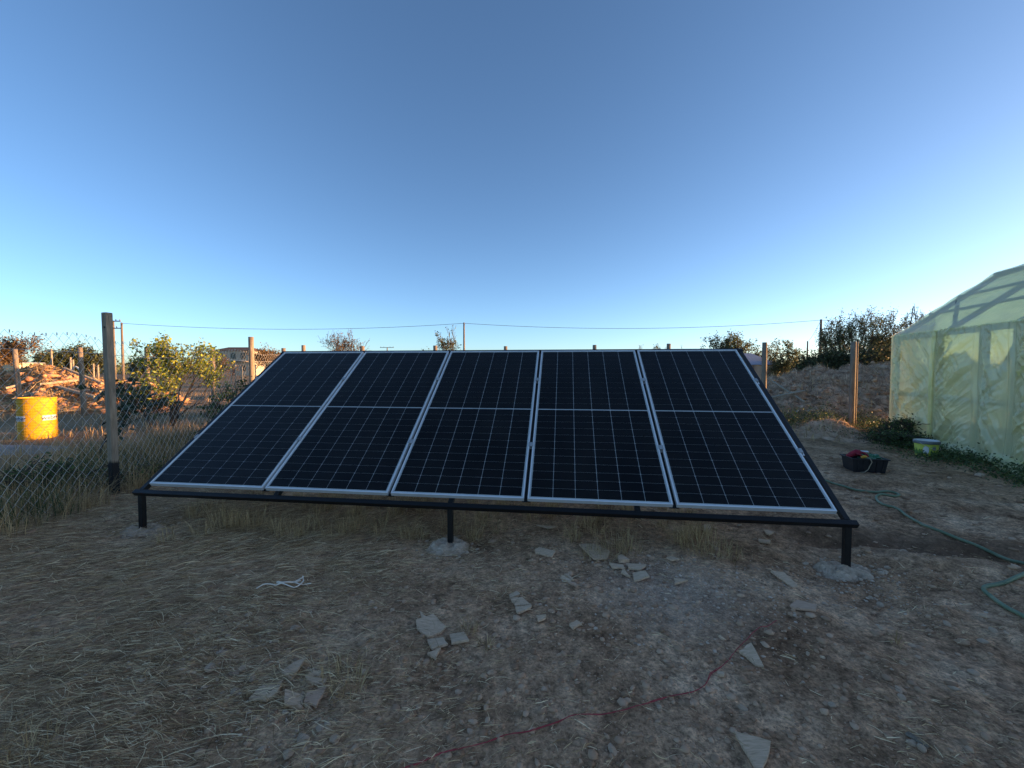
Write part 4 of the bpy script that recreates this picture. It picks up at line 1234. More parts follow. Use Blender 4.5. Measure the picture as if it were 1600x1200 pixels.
q = on_z(1361, 736)
kx, ky = q[0], q[1] + 0.12; kz = float(top_h(kx, ky))
e = empty('plastic_crate', (kx, ky, kz), 'black plastic crate full of odds and ends near the greenhouse', 'crate')
KR = math.radians(-12)
def kpt(u, v, z):
    return (kx + u * math.cos(KR) - v * math.sin(KR), ky + u * math.sin(KR) + v * math.cos(KR), kz + z)
def rect_ring(b, hx0, hy0, z0, hx1, hy1, z1, t, flip=1):
    V = []
    for hx, hy, zz in ((hx0, hy0, z0), (hx1, hy1, z1), (hx1 - t, hy1 - t, z1), (hx0 - t, hy0 - t, z0)):
        V += [kpt(-hx, -hy, zz), kpt(hx, -hy, zz), kpt(hx, hy, zz), kpt(-hx, hy, zz)]
    Fs = []
    for L in range(4):
        for i in range(4):
            Fs.append((L * 4 + i, L * 4 + (i + 1) % 4, ((L + 1) % 4) * 4 + (i + 1) % 4, ((L + 1) % 4) * 4 + i))
    b.add(V, Fs)
b = MB(); rect_ring(b, 0.195, 0.125, 0.0, 0.22, 0.15, 0.20, 0.006); b.build('body', M['black_plastic'], e, bevel=0.004)
b = MB(); b.add([kpt(-0.188, -0.118, 0.006), kpt(0.188, -0.118, 0.006), kpt(0.188, 0.118, 0.006), kpt(-0.188, 0.118, 0.006)], [(0, 1, 2, 3)]); b.build('bottom', M['black_plastic'], e)
b = MB(); rect_ring(b, 0.233, 0.163, 0.185, 0.235, 0.165, 0.203, 0.018); b.build('lip', M['black_plastic'], e, bevel=0.003)
for i in range(5):
    u = -0.15 + 0.075 * i
    b = MB(); b.beam(kpt(u, -0.131, 0.02), kpt(u * 1.1, -0.152, 0.18), 0.012, 0.006); b.build('rib', M['black_plastic'], e)
# contents
g = rng_(121)
n = 26; U, Vv = np.meshgrid(np.linspace(-0.03, 0.20, n), np.linspace(-0.11, 0.12, n))
Z = 0.185 + 0.05 * np.abs(vnoise(U * 22, Vv * 22, 5)) + 0.03 * vnoise(U * 50, Vv * 50, 6) + 0.03 * (Vv > 0.02)
P = np.array([kpt(u, v, z) for u, v, z in zip(U.ravel(), Vv.ravel(), Z.ravel())])
P2 = P.copy(); P2[:, 2] -= 0.06
i = (np.arange(n - 1)[:, None] * n + np.arange(n - 1)[None]).ravel()
top = np.stack([i, i + 1, i + n + 1, i + n], -1)
bot = top[:, ::-1] + n * n
c0 = np.array(kpt(0.08, 0, 0.15))
tag(link('green_sack', np_mesh('green_sack', np.concatenate([P, P2]) - c0, np.concatenate([top, bot]), M['green_plastic'], True), None, c0), 'crumpled green plastic sack lying in the black crate', 'sack')
# red glove: palm and five bent fingers
e2 = empty('work_glove', kpt(-0.12, 0.0, 0.2), 'dark red rubber glove draped over the left end of the crate', 'glove')
b = MB()
b.tube([kpt(-0.20, 0.02, 0.19), kpt(-0.15, 0.01, 0.235), kpt(-0.10, 0.0, 0.262), kpt(-0.06, -0.01, 0.262)], [0.034, 0.038, 0.046, 0.040], 12)
for j, (dv, L_) in enumerate(((-0.045, 0.06), (-0.022, 0.075), (0.0, 0.08), (0.022, 0.07))):
    b.tube([kpt(-0.07, dv + 0.01, 0.262), kpt(-0.04, dv * 1.3, 0.272), kpt(-0.07 + L_, dv * 1.5 - 0.02, 0.245), kpt(-0.06 + L_, dv * 1.5 - 0.03, 0.222)], [0.013, 0.012, 0.011, 0.008], 8)
b.tube([kpt(-0.12, -0.04, 0.25), kpt(-0.10, -0.08, 0.25), kpt(-0.075, -0.10, 0.225)], [0.015, 0.013, 0.009], 8)
b.build('rubber_shell', M['red_cloth'], e2, smooth=True)
b = MB(); b.tube([kpt(-0.10, -0.115, 0.21), kpt(-0.06, -0.12, 0.228), kpt(-0.03, -0.11, 0.222)], [0.016, 0.022, 0.014], 10)
tag(b.build('amber_fitting', M['amber'], None, kpt(-0.06, -0.12, 0.21), smooth=True), 'small amber plastic fitting on the front lip of the crate', 'fitting')
b = MB(); b.prism([kpt(0.0, 0.08, 0.262), kpt(0.09, 0.06, 0.258), kpt(0.10, 0.11, 0.266), kpt(0.01, 0.12, 0.266)], 0.006)
tag(b.build('paper_packet', M['white'], None, kpt(0.05, 0.09, 0.26)), 'flat white packet lying on the green sack in the crate', 'packet')
b = MB(); b.tube([kpt(-0.05, -0.11, 0.225), kpt(-0.02, -0.172, 0.212), kpt(0.0, -0.178, 0.16), kpt(-0.02, -0.165, 0.10), kpt(-0.035, -0.16, 0.05), kpt(-0.08, -0.165, 0.012), kpt(-0.13, -0.16, 0.006)], 0.0055, 8)
tag(b.build('beige_cord', M['beige'], None, kpt(0, -0.17, 0.1), smooth=True), 'beige cord hanging over the front of the black crate', 'cord')

# ------------------------------------------------------------------ hose, string, cord
def spline(P, n):
    P = np.array(P, float)
    s_ = np.concatenate([[0], np.cumsum(np.sqrt(np.linalg.norm(np.diff(P, axis=0), axis=1)))])
    t = np.linspace(0, s_[-1], n)
    out = np.empty((n, P.shape[1]))
    Q = np.vstack([2 * P[0] - P[1], P, 2 * P[-1] - P[-2]])
    for a, tv in enumerate(t):
        k = min(max(np.searchsorted(s_, tv) - 1, 0), len(P) - 2)
        u = (tv - s_[k]) / (s_[k + 1] - s_[k] + 1e-12)
        p0_, p1_, p2_, p3_ = Q[k], Q[k + 1], Q[k + 2], Q[k + 3]
        out[a] = 0.5 * (2 * p1_ + (-p0_ + p2_) * u + (2 * p0_ - 5 * p1_ + 4 * p2_ - p3_) * u * u + (-p0_ + 3 * p1_ - 3 * p2_ + p3_) * u ** 3)
    return out
hp = [(1285, 750), (1310, 757), (1340, 766), (1366, 770), (1390, 770), (1405, 774), (1394, 778), (1376, 776), (1369, 779), (1380, 790), (1400, 797), (1420, 810), (1450, 829), (1490, 845), (1560, 868), (1600, 877), (1690, 898)]
H1 = [on_z(*p)[:2] for p in hp]
H2 = [on_z(*p)[:2] for p in [(1645, 904), (1600, 913), (1565, 920), (1541, 922), (1537, 925), (1545, 932), (1570, 950), (1600, 968), (1680, 1015)]]
loop = [H1[-1] + np.array([0.25, -0.02]), H1[-1] + np.array([0.38, -0.14]), H1[-1] + np.array([0.25, -0.27])]
xy = spline(np.array(list(H1) + loop + list(H2)), 260)
hz = top_h(xy[:, 0], xy[:, 1])
hz = np.convolve(np.pad(hz, 4, 'edge'), np.ones(9) / 9, 'valid') + 0.014
b = MB(); b.tube(np.column_stack([xy, hz]), 0.0125, 10)
c0 = np.array([*xy[130], 0])
tag(b.build('garden_hose', M['hose'], None, c0, smooth=True), 'green garden hose snaking over the bare soil on the right', 'hose')

sp_ = [(130, 640), (250, 595), (380, 570), (470, 535), (560, 520), (660, 490), (740, 455), (840, 450), (900, 440), (1000, 415), (1100, 385), (1180, 370), (1230, 340), (1260, 295), (1310, 255), (1350, 205), (1400, 155), (1440, 125), (1490, 105), (1510, 90)]
sp2 = [on_z(600 + a / 2.4615, 940 + c / 2.4615)[:2] for a, c in sp_]
sp2 = [sp2[0] + np.array([-0.16, -0.07])] + sp2
xy = spline(sp2, 340)
g = rng_(131)
b = MB()
for k in range(3):
    off = np.stack([np.convolve(np.pad(g.normal(0, 0.008, 340), 7, 'edge'), np.ones(15) / 15, 'valid') for _ in range(2)], -1) * (0.5 + 0.4 * k)
    q = xy + off
    zz = top_h(q[:, 0], q[:, 1]) + 0.007 + 0.003 * k * 0.5
    i0 = 0 if k < 2 else 60; i1 = 340 if k < 1 else 250
    b.tube(np.column_stack([q, zz])[i0:i1], 0.0010 if k else 0.0018, 5)
tag(b.build('red_string', M['red'], None, (*xy[170], 0)), 'frayed red string trailing across the soil in the foreground', 'string')

wc = [(350, 665), (375, 657), (400, 651), (440, 650), (470, 648), (500, 640), (530, 630), (565, 612), (590, 604), (604, 598), (603, 590), (606, 615), (598, 635), (575, 652), (540, 655), (500, 648), (470, 640), (463, 630), (490, 640), (540, 628), (590, 612), (560, 628), (600, 638), (648, 638)]
xy = spline([on_z(300 + a / 3.478, 740 + c / 3.478)[:2] for a, c in wc], 160)
tp_ = np.linspace(0, 1, 160)
zz = top_h(xy[:, 0], xy[:, 1]) + 0.028 + 0.012 * np.abs(np.sin(tp_ * 23))
b = MB(); b.tube(np.column_stack([xy, zz]), 0.0036, 6)
tag(b.build('white_cord', M['white_cord'], None, (*xy[80], 0), smooth=True), 'looped piece of white cord lying on the straw left of centre', 'cord')

# ------------------------------------------------------------------ tile shards
SH = [
 ([(650,976),(677,966.5),(697,980.6),(689,988),(669,995.6),(652,987)], 'large six sided grey tile shard at the top of the centre cluster'),
 ([(667.5,999),(692.5,998),(700,1012),(675,1018)], 'four sided grey tile shard below the large six sided shard'),
 ([(667.5,1024),(689,1016.5),(681.5,1030.6)], 'small triangular tile shard at the bottom of the centre cluster'),
 ([(702.5,993),(725,991),(733,1006),(705.6,1009)], 'clean square tile shard right of the centre cluster'),
 ([(656.5,958.7),(667.5,968),(661,970.6)], 'tiny pointed tile chip above the large six sided shard'),
 ([(478.4,1035),(455,1069.7),(439,1060),(459.7,1043)], 'long dark tile shard pointing away in the lower left cluster'),
 ([(405,1080.6),(442.5,1071),(433,1093),(417.5,1104),(389,1099)], 'broad flat tile shard at the left of the lower left cluster'),
 ([(445.6,1092.5),(477,1093.7),(472,1112.5),(445,1112.5)], 'pale square tile shard at the bottom of the lower left cluster'),
 ([(480,1091.5),(511,1084),(494,1113),(475,1105.6)], 'brownish tile shard right of the pale square shard'),
 ([(477,1066.5),(511,1068),(505,1077.5),(480,1074)], 'half buried tile strip in the lower left cluster'),
 ([(492,1055),(504,1056),(499,1065),(480,1063)], 'small half buried tile chip above the tile strip'),
 ([(836.5,861),(843,859.5),(868,865.3),(862.7,871.9),(836,865.3)], 'narrow tile shard right of the middle footing'),
 ([(881,898),(887.7,896.8),(896.9,911.2),(893.7,911)], 'tilted tile sliver, upper of the three slivers right of centre'),
 ([(875.3,904.7),(881,902.8),(893,910.7),(889,913.3)], 'tile sliver, middle of the three slivers right of centre'),
 ([(889,913.9),(894,913),(903.4,919),(900.8,920.4)], 'tile sliver, lowest of the three slivers right of centre'),
 ([(795.8,928.3),(807.6,925.7),(812.9,931.7),(797,934.3)], 'small tile shard at the top of the stacked centre shards'),
 ([(798.4,938.8),(815.5,937),(831,946.7),(805,947.8)], 'bright tile shard in the middle of the stacked centre shards'),
 ([(805,950),(831,949.3),(828.6,953.2),(809,959.8)], 'darker tile shard at the bottom of the stacked centre shards'),
 ([(837.8,965),(853.5,964.5),(852,970.3),(841.7,974)], 'small tile shard right of and below the stacked shards'),
 ([(889,980.8),(900.8,973.7),(909.4,977.4),(895.5,986)], 'lone small tile shard below the three slivers'),
 ([(964.6,874),(971.7,871.9),(983.5,881),(967.7,882.9)], 'whitish chunk at the top of the broken slab right of centre'),
 ([(952,882.4),(973,885),(977,891.5),(956,890.2)], 'left piece of the broken slab right of centre'),
 ([(978,883.7),(1009.7,885),(1001.8,892.9),(982,891.5)], 'upper right piece of the broken slab right of centre'),
 ([(987.4,895.5),(1008.4,895.5),(1015,906),(991.3,908.6)], 'lower right piece of the broken slab right of centre'),
 ([(973,892.9),(984.8,902.8),(970,898)], 'small wedge below the left piece of the broken slab'),
 ([(1041,875),(1049,874),(1062,879),(1049,880)], 'small flat shard right of the broken slab'),
 ([(1053,907),(1075,911),(1054,917.8)], 'triangular shard at the edge of the gravel patch'),
 ([(904.7,853.5),(928,851.4),(953,861.4),(949,874.5),(928,877)], 'pale slab half hidden by a dry grass tuft'),
 ([(838,822),(870.6,823),(857.5,826.7)], 'thin shard on the ground under the front beam'),
 ([(1193,826),(1200,825.6),(1209,831),(1202,836),(1197,834)], 'five sided shard behind the front beam on the right'),
 ([(1185,840),(1204,843),(1203,847),(1186,844)], 'small oblong shard left of the right footing'),
 ([(1204,898.4),(1225,899),(1247,918),(1239,919.6)], 'long bright tile shard left of the right footing'),
 ([(1234,952),(1245,945),(1276,954),(1275,962),(1240,956)], 'pinkish tile shard below the right footing'),
 ([(1154.7,1023.7),(1173.4,1016),(1193.7,1043.7),(1182,1041.5)], 'pale pointed tile shard beside the upper end of the red string'),
 ([(1147,1152),(1204,1168),(1202.5,1179),(1194,1200),(1186,1214)], 'large triangular tile shard at the bottom edge of the picture'),
 ([(1120,1055),(1132,1058),(1131,1062.5),(1122,1060)], 'tiny tile chip beside the red string'),
 ([(1098,822),(1110,821),(1111,832),(1102,831)], 'squarish lump behind the dry tuft on the right'),
]
g = rng_(141)
for k, (poly, lab) in enumerate(SH):
    W3 = np.array([on_z(px, py, 0.012)[:2] for px, py in poly])
    c = W3.mean(0)
    zt = float(top_h(W3[:, 0], W3[:, 1]).mean() + 0.008)
    tilt = g.normal(0, 0.09, 2)
    th = 0.013 if k not in (20, 36) else 0.028
    n_ = len(W3)
    # dense chipped outline
    out = []
    for i in range(n_):
        a, d = W3[i], W3[(i + 1) % n_]
        out.append(a)
        ln = np.linalg.norm(d - a)
        if ln > 0.05:
            for s_ in (0.33, 0.66):
                nrm = np.array([-(d - a)[1], (d - a)[0]]) / ln
                out.append(a + (d - a) * s_ + nrm * g.normal(0, 0.0022))
    zb = [zt + tilt @ (p - c) for p in out]
    b = MB(); b.prism([(p[0], p[1], z) for p, z in zip(out, zb)], th)
    o = b.build('tile_shard', M['tile_warm'] if k in (8, 32, 14) else M['tile'], None, (c[0], c[1], zt), bevel=0.0012)
    tag(o, lab, 'tile shard', 'broken tile shards on the soil')
# wood chip and boards
def plank(p, q, w, t, label, name='plank', lift=0.02, material='board', cat='plank', group=None):
    a, c = hit(*p, lift=lift), hit(*q, lift=lift)
    b = MB(); b.beam(a, c, w, t)
    return tag(b.build(name, M[material], None, (a + c) / 2, bevel=0.003), label, cat, group)
plank((1416, 1151), (1451, 1174), 0.022, 0.010, 'short grey wood chip in the lower right foreground', 'wood_chip', 0.008, 'wood', 'wood chip')
plank((1206, 600), (1257, 634), 0.05, 0.03, 'thin pale lath sloping down the earth mound', 'lath', 0.10, cat='lath')
plank((1207, 630), (1256, 620), 0.13, 0.03, 'short pale board crossing the lath beside the array', lift=0.17)
plank((1235, 657), (1248, 644), 0.05, 0.025, 'short stick below the crossed boards', 'lath', 0.05, cat='lath')
plank((1241, 653), (1257, 660), 0.05, 0.025, 'second short stick below the crossed boards', 'lath', 0.06, cat='lath')
for p, q, w, lab in (((55, 600), (128, 597), 0.10, 'top pole lying across the sunlit rubble pile'), ((62, 606), (122, 599), 0.12, 'pole slanting below the top pole on the rubble pile'),
                     ((88, 609), (150, 626), 0.12, 'long pole sloping down toward the near fence post'), ((105, 612), (158, 617), 0.09, 'thin pole behind the long sloping pole'),
                     ((100, 580), (160, 604), 0.10, 'dark pole leaning on the right end of the pile'), ((190, 608), (225, 640), 0.11, 'pole sloping down right of the near fence post'),
                     ((198, 604), (236, 628), 0.10, 'second pole beside the sloping pole right of the post'), ((8, 612), (40, 604), 0.10, 'short pole at the left end of the pile'), ((20, 628), (60, 618), 0.09, 'pole low on the left flank of the pile')):
    plank(p, q, w, w * 0.7, lab, 'timber_pole', 0.12, 'board', 'pole', 'poles on the rubble pile')

# loose stones, each a thing of its own
def stone_mesh(seed):
    g = rng_(seed)
    import bmesh
    bm = bmesh.new(); bmesh.ops.create_icosphere(bm, subdivisions=2, radius=1)
    sx_, sy_, sz_ = g.uniform(0.75, 1.25), g.uniform(0.7, 1.1), g.uniform(0.45, 0.75)
    pl = g.normal(0, 1, (7, 3)); pl /= np.linalg.norm(pl, axis=1)[:, None]
    for v in bm.verts:
        p = np.array(v.co)
        for n_ in pl:
            d = p @ n_
            if d > 0.72: p = p - n_ * (d - 0.72)
        p = p * (1 + g.normal(0, 0.025))
        v.co = (p[0] * sx_, p[1] * sy_, p[2] * sz_)
    me = bpy.data.meshes.new('stone'); bm.to_mesh(me); bm.free(); me.materials.append(M['stone'])
    return me
sm = [stone_mesh(200 + i) for i in range(9)]
ST = [(330,1052,20),(346,1030,14),(357,1003,12),(366,1060,16),(378,1053,12),(394,1068,17),(368,1088,17),(319,1083,14),(388,969,10),(397,953,11),(470,1100,10),(481,1110,13),(460,990,14),(474,992,11),(432,1010,8),
      (409,1180,15),(451,1188,20),(473,1166,22),(500,1148,15),(512,1143,13),(497,1133,13),(568,1057,14),(523,1166,17),(580,946,10),(1097,963,9),(1080,971,8),(1122,940,8),(1062,960,8),(957,1177,17),(847,970,9),
      (1403,1090,13),(1408,1102,12),(1440,1180,18),(1425,1172,14),(1360,928,10),(1375,938,11),(1412,868,12),(1535,1000,13),(1552,985,13),(1490,1085,14),(1300,1110,13),(1345,1070,10),(1160,1110,14),(1180,840,8),(1520,1060,14),(1155,818,10),(1290,945,8),(1085,880,8),
      (1532,742,16),(1480,975,11),(1262,1030,8),(716,1085,11),(850,1082,12),(735,1150,12),(1030,1112,10),(780,1010,9),(905,1040,8)]
g = rng_(151)
for k, (px, py, s_) in enumerate(ST):
    p = on_z(px, py)
    r = s_ / 2 * p[1] / F_PX
    if px < 560 and py > 985: lab = 'small loose grey stone scattered around the lower left tile shards'
    elif px < 600: lab = 'small pale stone on the straw near the white cord'
    elif px > 1380: lab = 'stone in the rough soil near the right edge'
    elif 1040 < px < 1140 and py > 930: lab = 'bright pebble in the gravel patch'
    elif py < 900: lab = 'small stone lying under the front beam on the right'
    elif px > 1140: lab = 'small stone on the bare soil between the pinkish shard and the bottom edge'
    else: lab = 'small stone on the bare soil in the middle foreground'
    o = bpy.data.objects.new('stone', sm[k % 9]); COL.objects.link(o)
    o.location = (p[0], p[1], float(top_h(p[0], p[1])) + r * 0.22); o.scale = (r, r, r); o.rotation_euler = (g.normal(0, 0.2), g.normal(0, 0.2), g.uniform(0, 6.28))
    tag(o, lab, 'stone', 'loose grey stones on the soil')

# ------------------------------------------------------------------ litter: clods, gravel, straw, grass (uncountable)
g = rng_(161)
def fan(n, r0, r1, half=62, p=1.0):
    r = r0 * (r1 / r0) ** (g.uniform(0, 1, n) ** p); a = g.uniform(-R(half), R(half), n)
    return np.stack([r * np.sin(a), r * np.cos(a)], -1)
xy = fan(20000, 1.4, 9.5)
dens = 0.35 + 0.65 * sstep(-1.2, 1.4, xy[:, 0] + 0.8 * vnoise(xy[:, 0] * 2, xy[:, 1] * 2, 3)); dens *= 0.35 + 1.3 * np.clip(vnoise(xy[:, 0] * 1.6, xy[:, 1] * 1.6, 163) + 0.5, 0, 1)
xy = xy[g.uniform(0, 1, len(xy)) < dens]
tag(link('soil_clods', pebbles('soil_clods', xy, 0.0035 + 0.019 * g.uniform(0, 1, len(xy)) ** 6 * (0.6 + 0.2 * np.hypot(xy[:, 0], xy[:, 1])), g, M['clod'], flat=0.5)), 'crumbs and clods of soil scattered over the yard', 'soil clods', kind='stuff')
xy = np.array([1.05, 2.62]) + g.normal(0, 1, (1700, 2)) * [0.36, 0.28]
xy = np.concatenate([xy, np.array([2.35, 2.75]) + g.normal(0, 1, (700, 2)) * [0.35, 0.2], np.array([-1.55, 2.1]) + g.normal(0, 1, (420, 2)) * [0.28, 0.2], np.array([-1.0, 1.72]) + g.normal(0, 1, (260, 2)) * [0.2, 0.14]])
tag(link('gravel', pebbles('gravel', xy, 0.003 + 0.009 * g.uniform(0, 1, len(xy)) ** 2.5, g, M['gravel'])), 'patches of fine grey gravel in the foreground soil', 'gravel', kind='stuff')

xy = fan(360000, 1.35, 8.5, 64, 0.9)
x, y = xy[:, 0], xy[:, 1]
left = 1 - sstep(-2.2, 0.9, x + 0.9 * vnoise(x * 0.9, y * 0.9, 171))
beam_band = np.exp(-((y - (3.75 - 0.13 * (x + 0.4))) / 0.55) ** 2) * (x < 2.2)
patch = np.clip(vnoise(x * 2.1, y * 2.1, 173) * 1.6 + 0.5, 0, 1)
patch2 = sstep(0.1, 0.42, fbm(x * 1.15, y * 1.15, 177, 3) + 0.1)
dn = np.clip(0.03 + 0.85 * left * (0.35 + 0.65 * patch) + 0.35 * beam_band + 0.38 * patch2 * patch, 0, 1) * np.where(x > 1.5, 0.5, 1) * np.where(y > 5.5, 0.5, 1)
xy = xy[g.uniform(0, 1, len(xy)) < dn]
n = len(xy)
flow = np.where(xy[:, 0] < 0.5, R(24), R(-25)) + 1.2 * vnoise(xy[:, 0] * 0.8, xy[:, 1] * 0.8, 175)
ang = flow + g.normal(0, 0.42, n) + np.where(g.uniform(0, 1, n) < 0.2, g.uniform(0, 3.14, n), 0)
lf = 1 - sstep(-2.0, 0.2, xy[:, 0])
L = (0.014 + (0.06 + 0.085 * lf) * g.uniform(0, 1, n) ** 2.2) * np.where(g.uniform(0, 1, n) < 0.02, 2.2, 1)
w = (0.0007 + 0.0026 * g.uniform(0, 1, n) ** 2.6) * (0.8 + 0.12 * np.hypot(xy[:, 0], xy[:, 1]))
tag(link('straw_litter', flat_straw('straw_litter', xy, ang, L, w, g, M['straw'], lift=0.034, tiltmax=0.2)), 'flattened dry straw littering the trampled ground', 'straw', kind='stuff')

gm = rng_(178)                          # combed mat of longer stalks on the left
xy = np.stack([gm.uniform(-6.2, -0.6, 60000), gm.uniform(1.35, 4.6, 60000)], -1)
keep = (gm.uniform(0, 1, 60000) < 0.6 * np.clip(-0.35 - xy[:, 0] * 0.36 + 1.5 * fbm(xy[:, 0] * 0.9, xy[:, 1] * 0.9, 179, 3), 0, 1)) & (np.abs(xy[:, 0]) < 1.5 * xy[:, 1])
for cxy, rr in ((np.array([-3.41, 3.72]), 0.36), (on_z(440, 922)[:2], 0.3), (on_z(450, 1085)[:2], 0.4), (on_z(380, 1045)[:2], 0.25)):
    keep &= np.hypot(xy[:, 0] - cxy[0], xy[:, 1] - cxy[1]) > rr * (0.7 + 0.6 * gm.uniform(0, 1, len(xy)))
xy = xy[keep]; n = len(xy)
ang = R(22) + 0.9 * vnoise(xy[:, 0] * 0.8, xy[:, 1] * 0.8, 175) + gm.normal(0, 0.22, n)
tag(link('straw_mat', flat_straw('straw_mat', xy, ang, gm.uniform(0.05, 0.19, n), gm.uniform(0.0010, 0.0026, n), gm, M['straw'], lift=0.03, tiltmax=0.1)), 'combed mat of long dry stalks on the left side of the yard', 'straw', kind='stuff')

def tuft_blades(cs, per, hmin, hmax, rad, lean, w0, w1, seed):
    g = rng_(seed); B = []; Hh = []; Ln = []; An = []
    for (cx, cy, sc) in cs:
        m = int(per * sc)
        a = g.uniform(0, 2 * math.pi, m); r = rad * sc * np.sqrt(g.uniform(0, 1, m))
        bx_, by_ = cx + r * np.cos(a), cy + r * np.sin(a)
        B.append(np.stack([bx_, by_, top_h(bx_, by_)], -1))
        h = g.uniform(hmin, hmax, m) * (0.6 + 0.4 * sc); Hh.append(h); Ln.append(h * np.abs(g.normal(0, lean, m))); An.append(a + g.normal(0, 0.7, m))
    B = np.concatenate(B); Hh = np.concatenate(Hh); Ln = np.concatenate(Ln); An = np.concatenate(An)
    return B, Hh, Ln, An, g.uniform(w0, w1, len(B)), g
# tufts of dry grass along and under the front beam
cs = []
for px, py, sc in [(352, 826, 1.1), (375, 822, 1.3), (398, 828, 1.1), (438, 832, 0.9), (455, 838, 1.2), (480, 836, 0.9), (520, 838, 0.8), (545, 830, 0.9), (590, 834, 0.7), (640, 838, 0.7), (740, 838, 0.8), (780, 832, 0.6), (925, 872, 0.9), (945, 874, 0.8), (960, 862, 1.2), (985, 866, 0.9), (1085, 866, 1.0), (1110, 868, 1.4), (1135, 872, 1.2), (1060, 852, 0.8), (260, 848, 0.6), (318, 838, 0.7),
                   (535, 1068, 0.8), (545, 1085, 0.7), (20, 1180, 0.9), (50, 1190, 0.7), (1400, 1010, 0.3), (730, 990, 0.5), (760, 1012, 0.4)]:
    p = on_z(px, py); cs.append((p[0], p[1], sc))
gg = rng_(181)
for _ in range(70):      # thinner growth in the shade beneath the panels
    u = gg.uniform(0.0, TW - 0.6); v = gg.uniform(0.05, 1.5); q = pv(u, v * 0.9); cs.append((q[0], q[1], gg.uniform(0.4, 0.9)))
B, Hh, Ln, An, Ww, g2 = tuft_blades(cs, 75, 0.07, 0.27, 0.11, 0.65, 0.0018, 0.0042, 183)
cap = np.where(B[:, 1] > 3.2, 1.0, 0.55)
tag(link('dry_grass_tufts', blades('dry_grass_tufts', B, Hh * cap, Ln * cap, An, Ww, g2, M['drygrass'])), 'tufts of dry yellow grass along the front of the rack', 'dry grass', kind='stuff')
# rank growth along the fence: dry and green
gg = rng_(185)
cs_d = []; cs_g = []
for _ in range(520):
    s_ = gg.uniform(-3.4, 7.2); off = min(gg.normal(-0.5, 0.6), 0.2)
    q = fpt(s_) + np.array([off, 0])
    if q[0] > -4.05: continue
    (cs_g if gg.uniform() < 0.30 else cs_d).append((q[0], q[1], gg.uniform(0.6, 1.4)))
for _ in range(260):
    q = np.array([gg.uniform(-13, -5.2), gg.uniform(4.0, 8.0)])
    if abs((q[0] + 9.6) / 1.4) ** 2 + abs((q[1] - 7.3) / 0.6) ** 2 < 1: continue
    cs_d.append((q[0], q[1], gg.uniform(0.5, 1.2)))
B, Hh, Ln, An, Ww, g2 = tuft_blades(cs_d, 42, 0.12, 0.42, 0.17, 0.7, 0.002, 0.005, 187)
tag(link('dry_fence_grass', blades('dry_fence_grass', B, Hh, Ln, An, Ww, g2, M['drygrass'])), 'tall dry grass growing along the chain-link fence', 'dry grass', kind='stuff')
B, Hh, Ln, An, Ww, g2 = tuft_blades(cs_g, 46, 0.14, 0.48, 0.15, 0.5, 0.003, 0.007, 189)
tag(link('green_fence_grass', blades('green_fence_grass', B, Hh, Ln, An, Ww, g2, M['greengrass'])), 'green grass clumps mixed into the fence line growth', 'grass', kind='stuff')
# brush and dry stalks over the mounds
def brush(name, x0, x1, y0, y1, n, lmin, lmax, w0, w1, material, fn, label, seed):
    g = rng_(seed)
    xy = np.stack([g.uniform(x0, x1, n), g.uniform(y0, y1, n)], -1)
    ok = fn(xy[:, 0], xy[:, 1]) > ground_h(xy[:, 0], xy[:, 1]) + 0.02
    xy = xy[ok]; n = len(xy)
    ang = g.uniform(0, math.pi, n) + 0.8 * vnoise(xy[:, 0], xy[:, 1], seed)
    me = flat_straw(name, xy, ang, g.uniform(lmin, lmax, n), g.uniform(w0, w1, n), g, material, lift=0.06, tiltmax=0.35)
    return tag(link(name, me), label, 'brush', kind='stuff')
brush('dry_brush', 5.5, 17, 10, 17, 26000, 0.08, 0.5, 0.004, 0.012, M['brush'], mound_right, 'dry stalks and roots tangled over the earth mound', 191)
brush('heap_brush', 4.6, 9, 7.8, 11.4, 7000, 0.05, 0.28, 0.003, 0.008, M['brush'], mound_small, 'dry stalks over the low soil heap', 193)
brush('rubble_brush', -28, -10, 13.2, 20, 16000, 0.2, 0.9, 0.012, 0.04, M['drygrass'], mound_left, 'dry sticks and brush over the sunlit rubble pile', 195)
xy = np.stack([rng_(197).uniform(-26, -10, 2600), rng_(198).uniform(13.2, 19, 2600)], -1); xy = xy[mound_left(xy[:, 0], xy[:, 1]) > 0.05]
tag(link('rubble_lumps', pebbles('rubble_lumps', xy, 0.05 + 0.16 * rng_(199).uniform(0, 1, len(xy)) ** 2.5, rng_(200), M['rubble'])), 'clods and broken lumps on the sunlit rubble pile', 'rubble', kind='stuff')
xy = np.stack([rng_(201).uniform(5.5, 15, 2600), rng_(202).uniform(9.6, 15, 2600)], -1); xy = xy[mound_right(xy[:, 0], xy[:, 1]) > -0.02]
tag(link('mound_clods', pebbles('mound_clods', xy, 0.02 + 0.08 * rng_(203).uniform(0, 1, len(xy)) ** 3, rng_(204), M['clod'])), 'clods of earth on the big mound', 'soil clods', kind='stuff')
# dry stubble over the field beyond the fences
gg = rng_(205)
cs = [(gg.uniform(-30, 14), gg.uniform(8.2, 24), gg.uniform(0.6, 1.4)) for _ in range(900)]
B, Hh, Ln, An, Ww, g2 = tuft_blades(cs, 16, 0.06, 0.28, 0.3, 0.6, 0.006, 0.014, 207)
tag(link('field_stubble', blades('field_stubble', B, Hh, Ln, An, Ww, g2, M['drygrass'])), 'dry stubble over the open field behind the fences', 'stubble', kind='stuff')

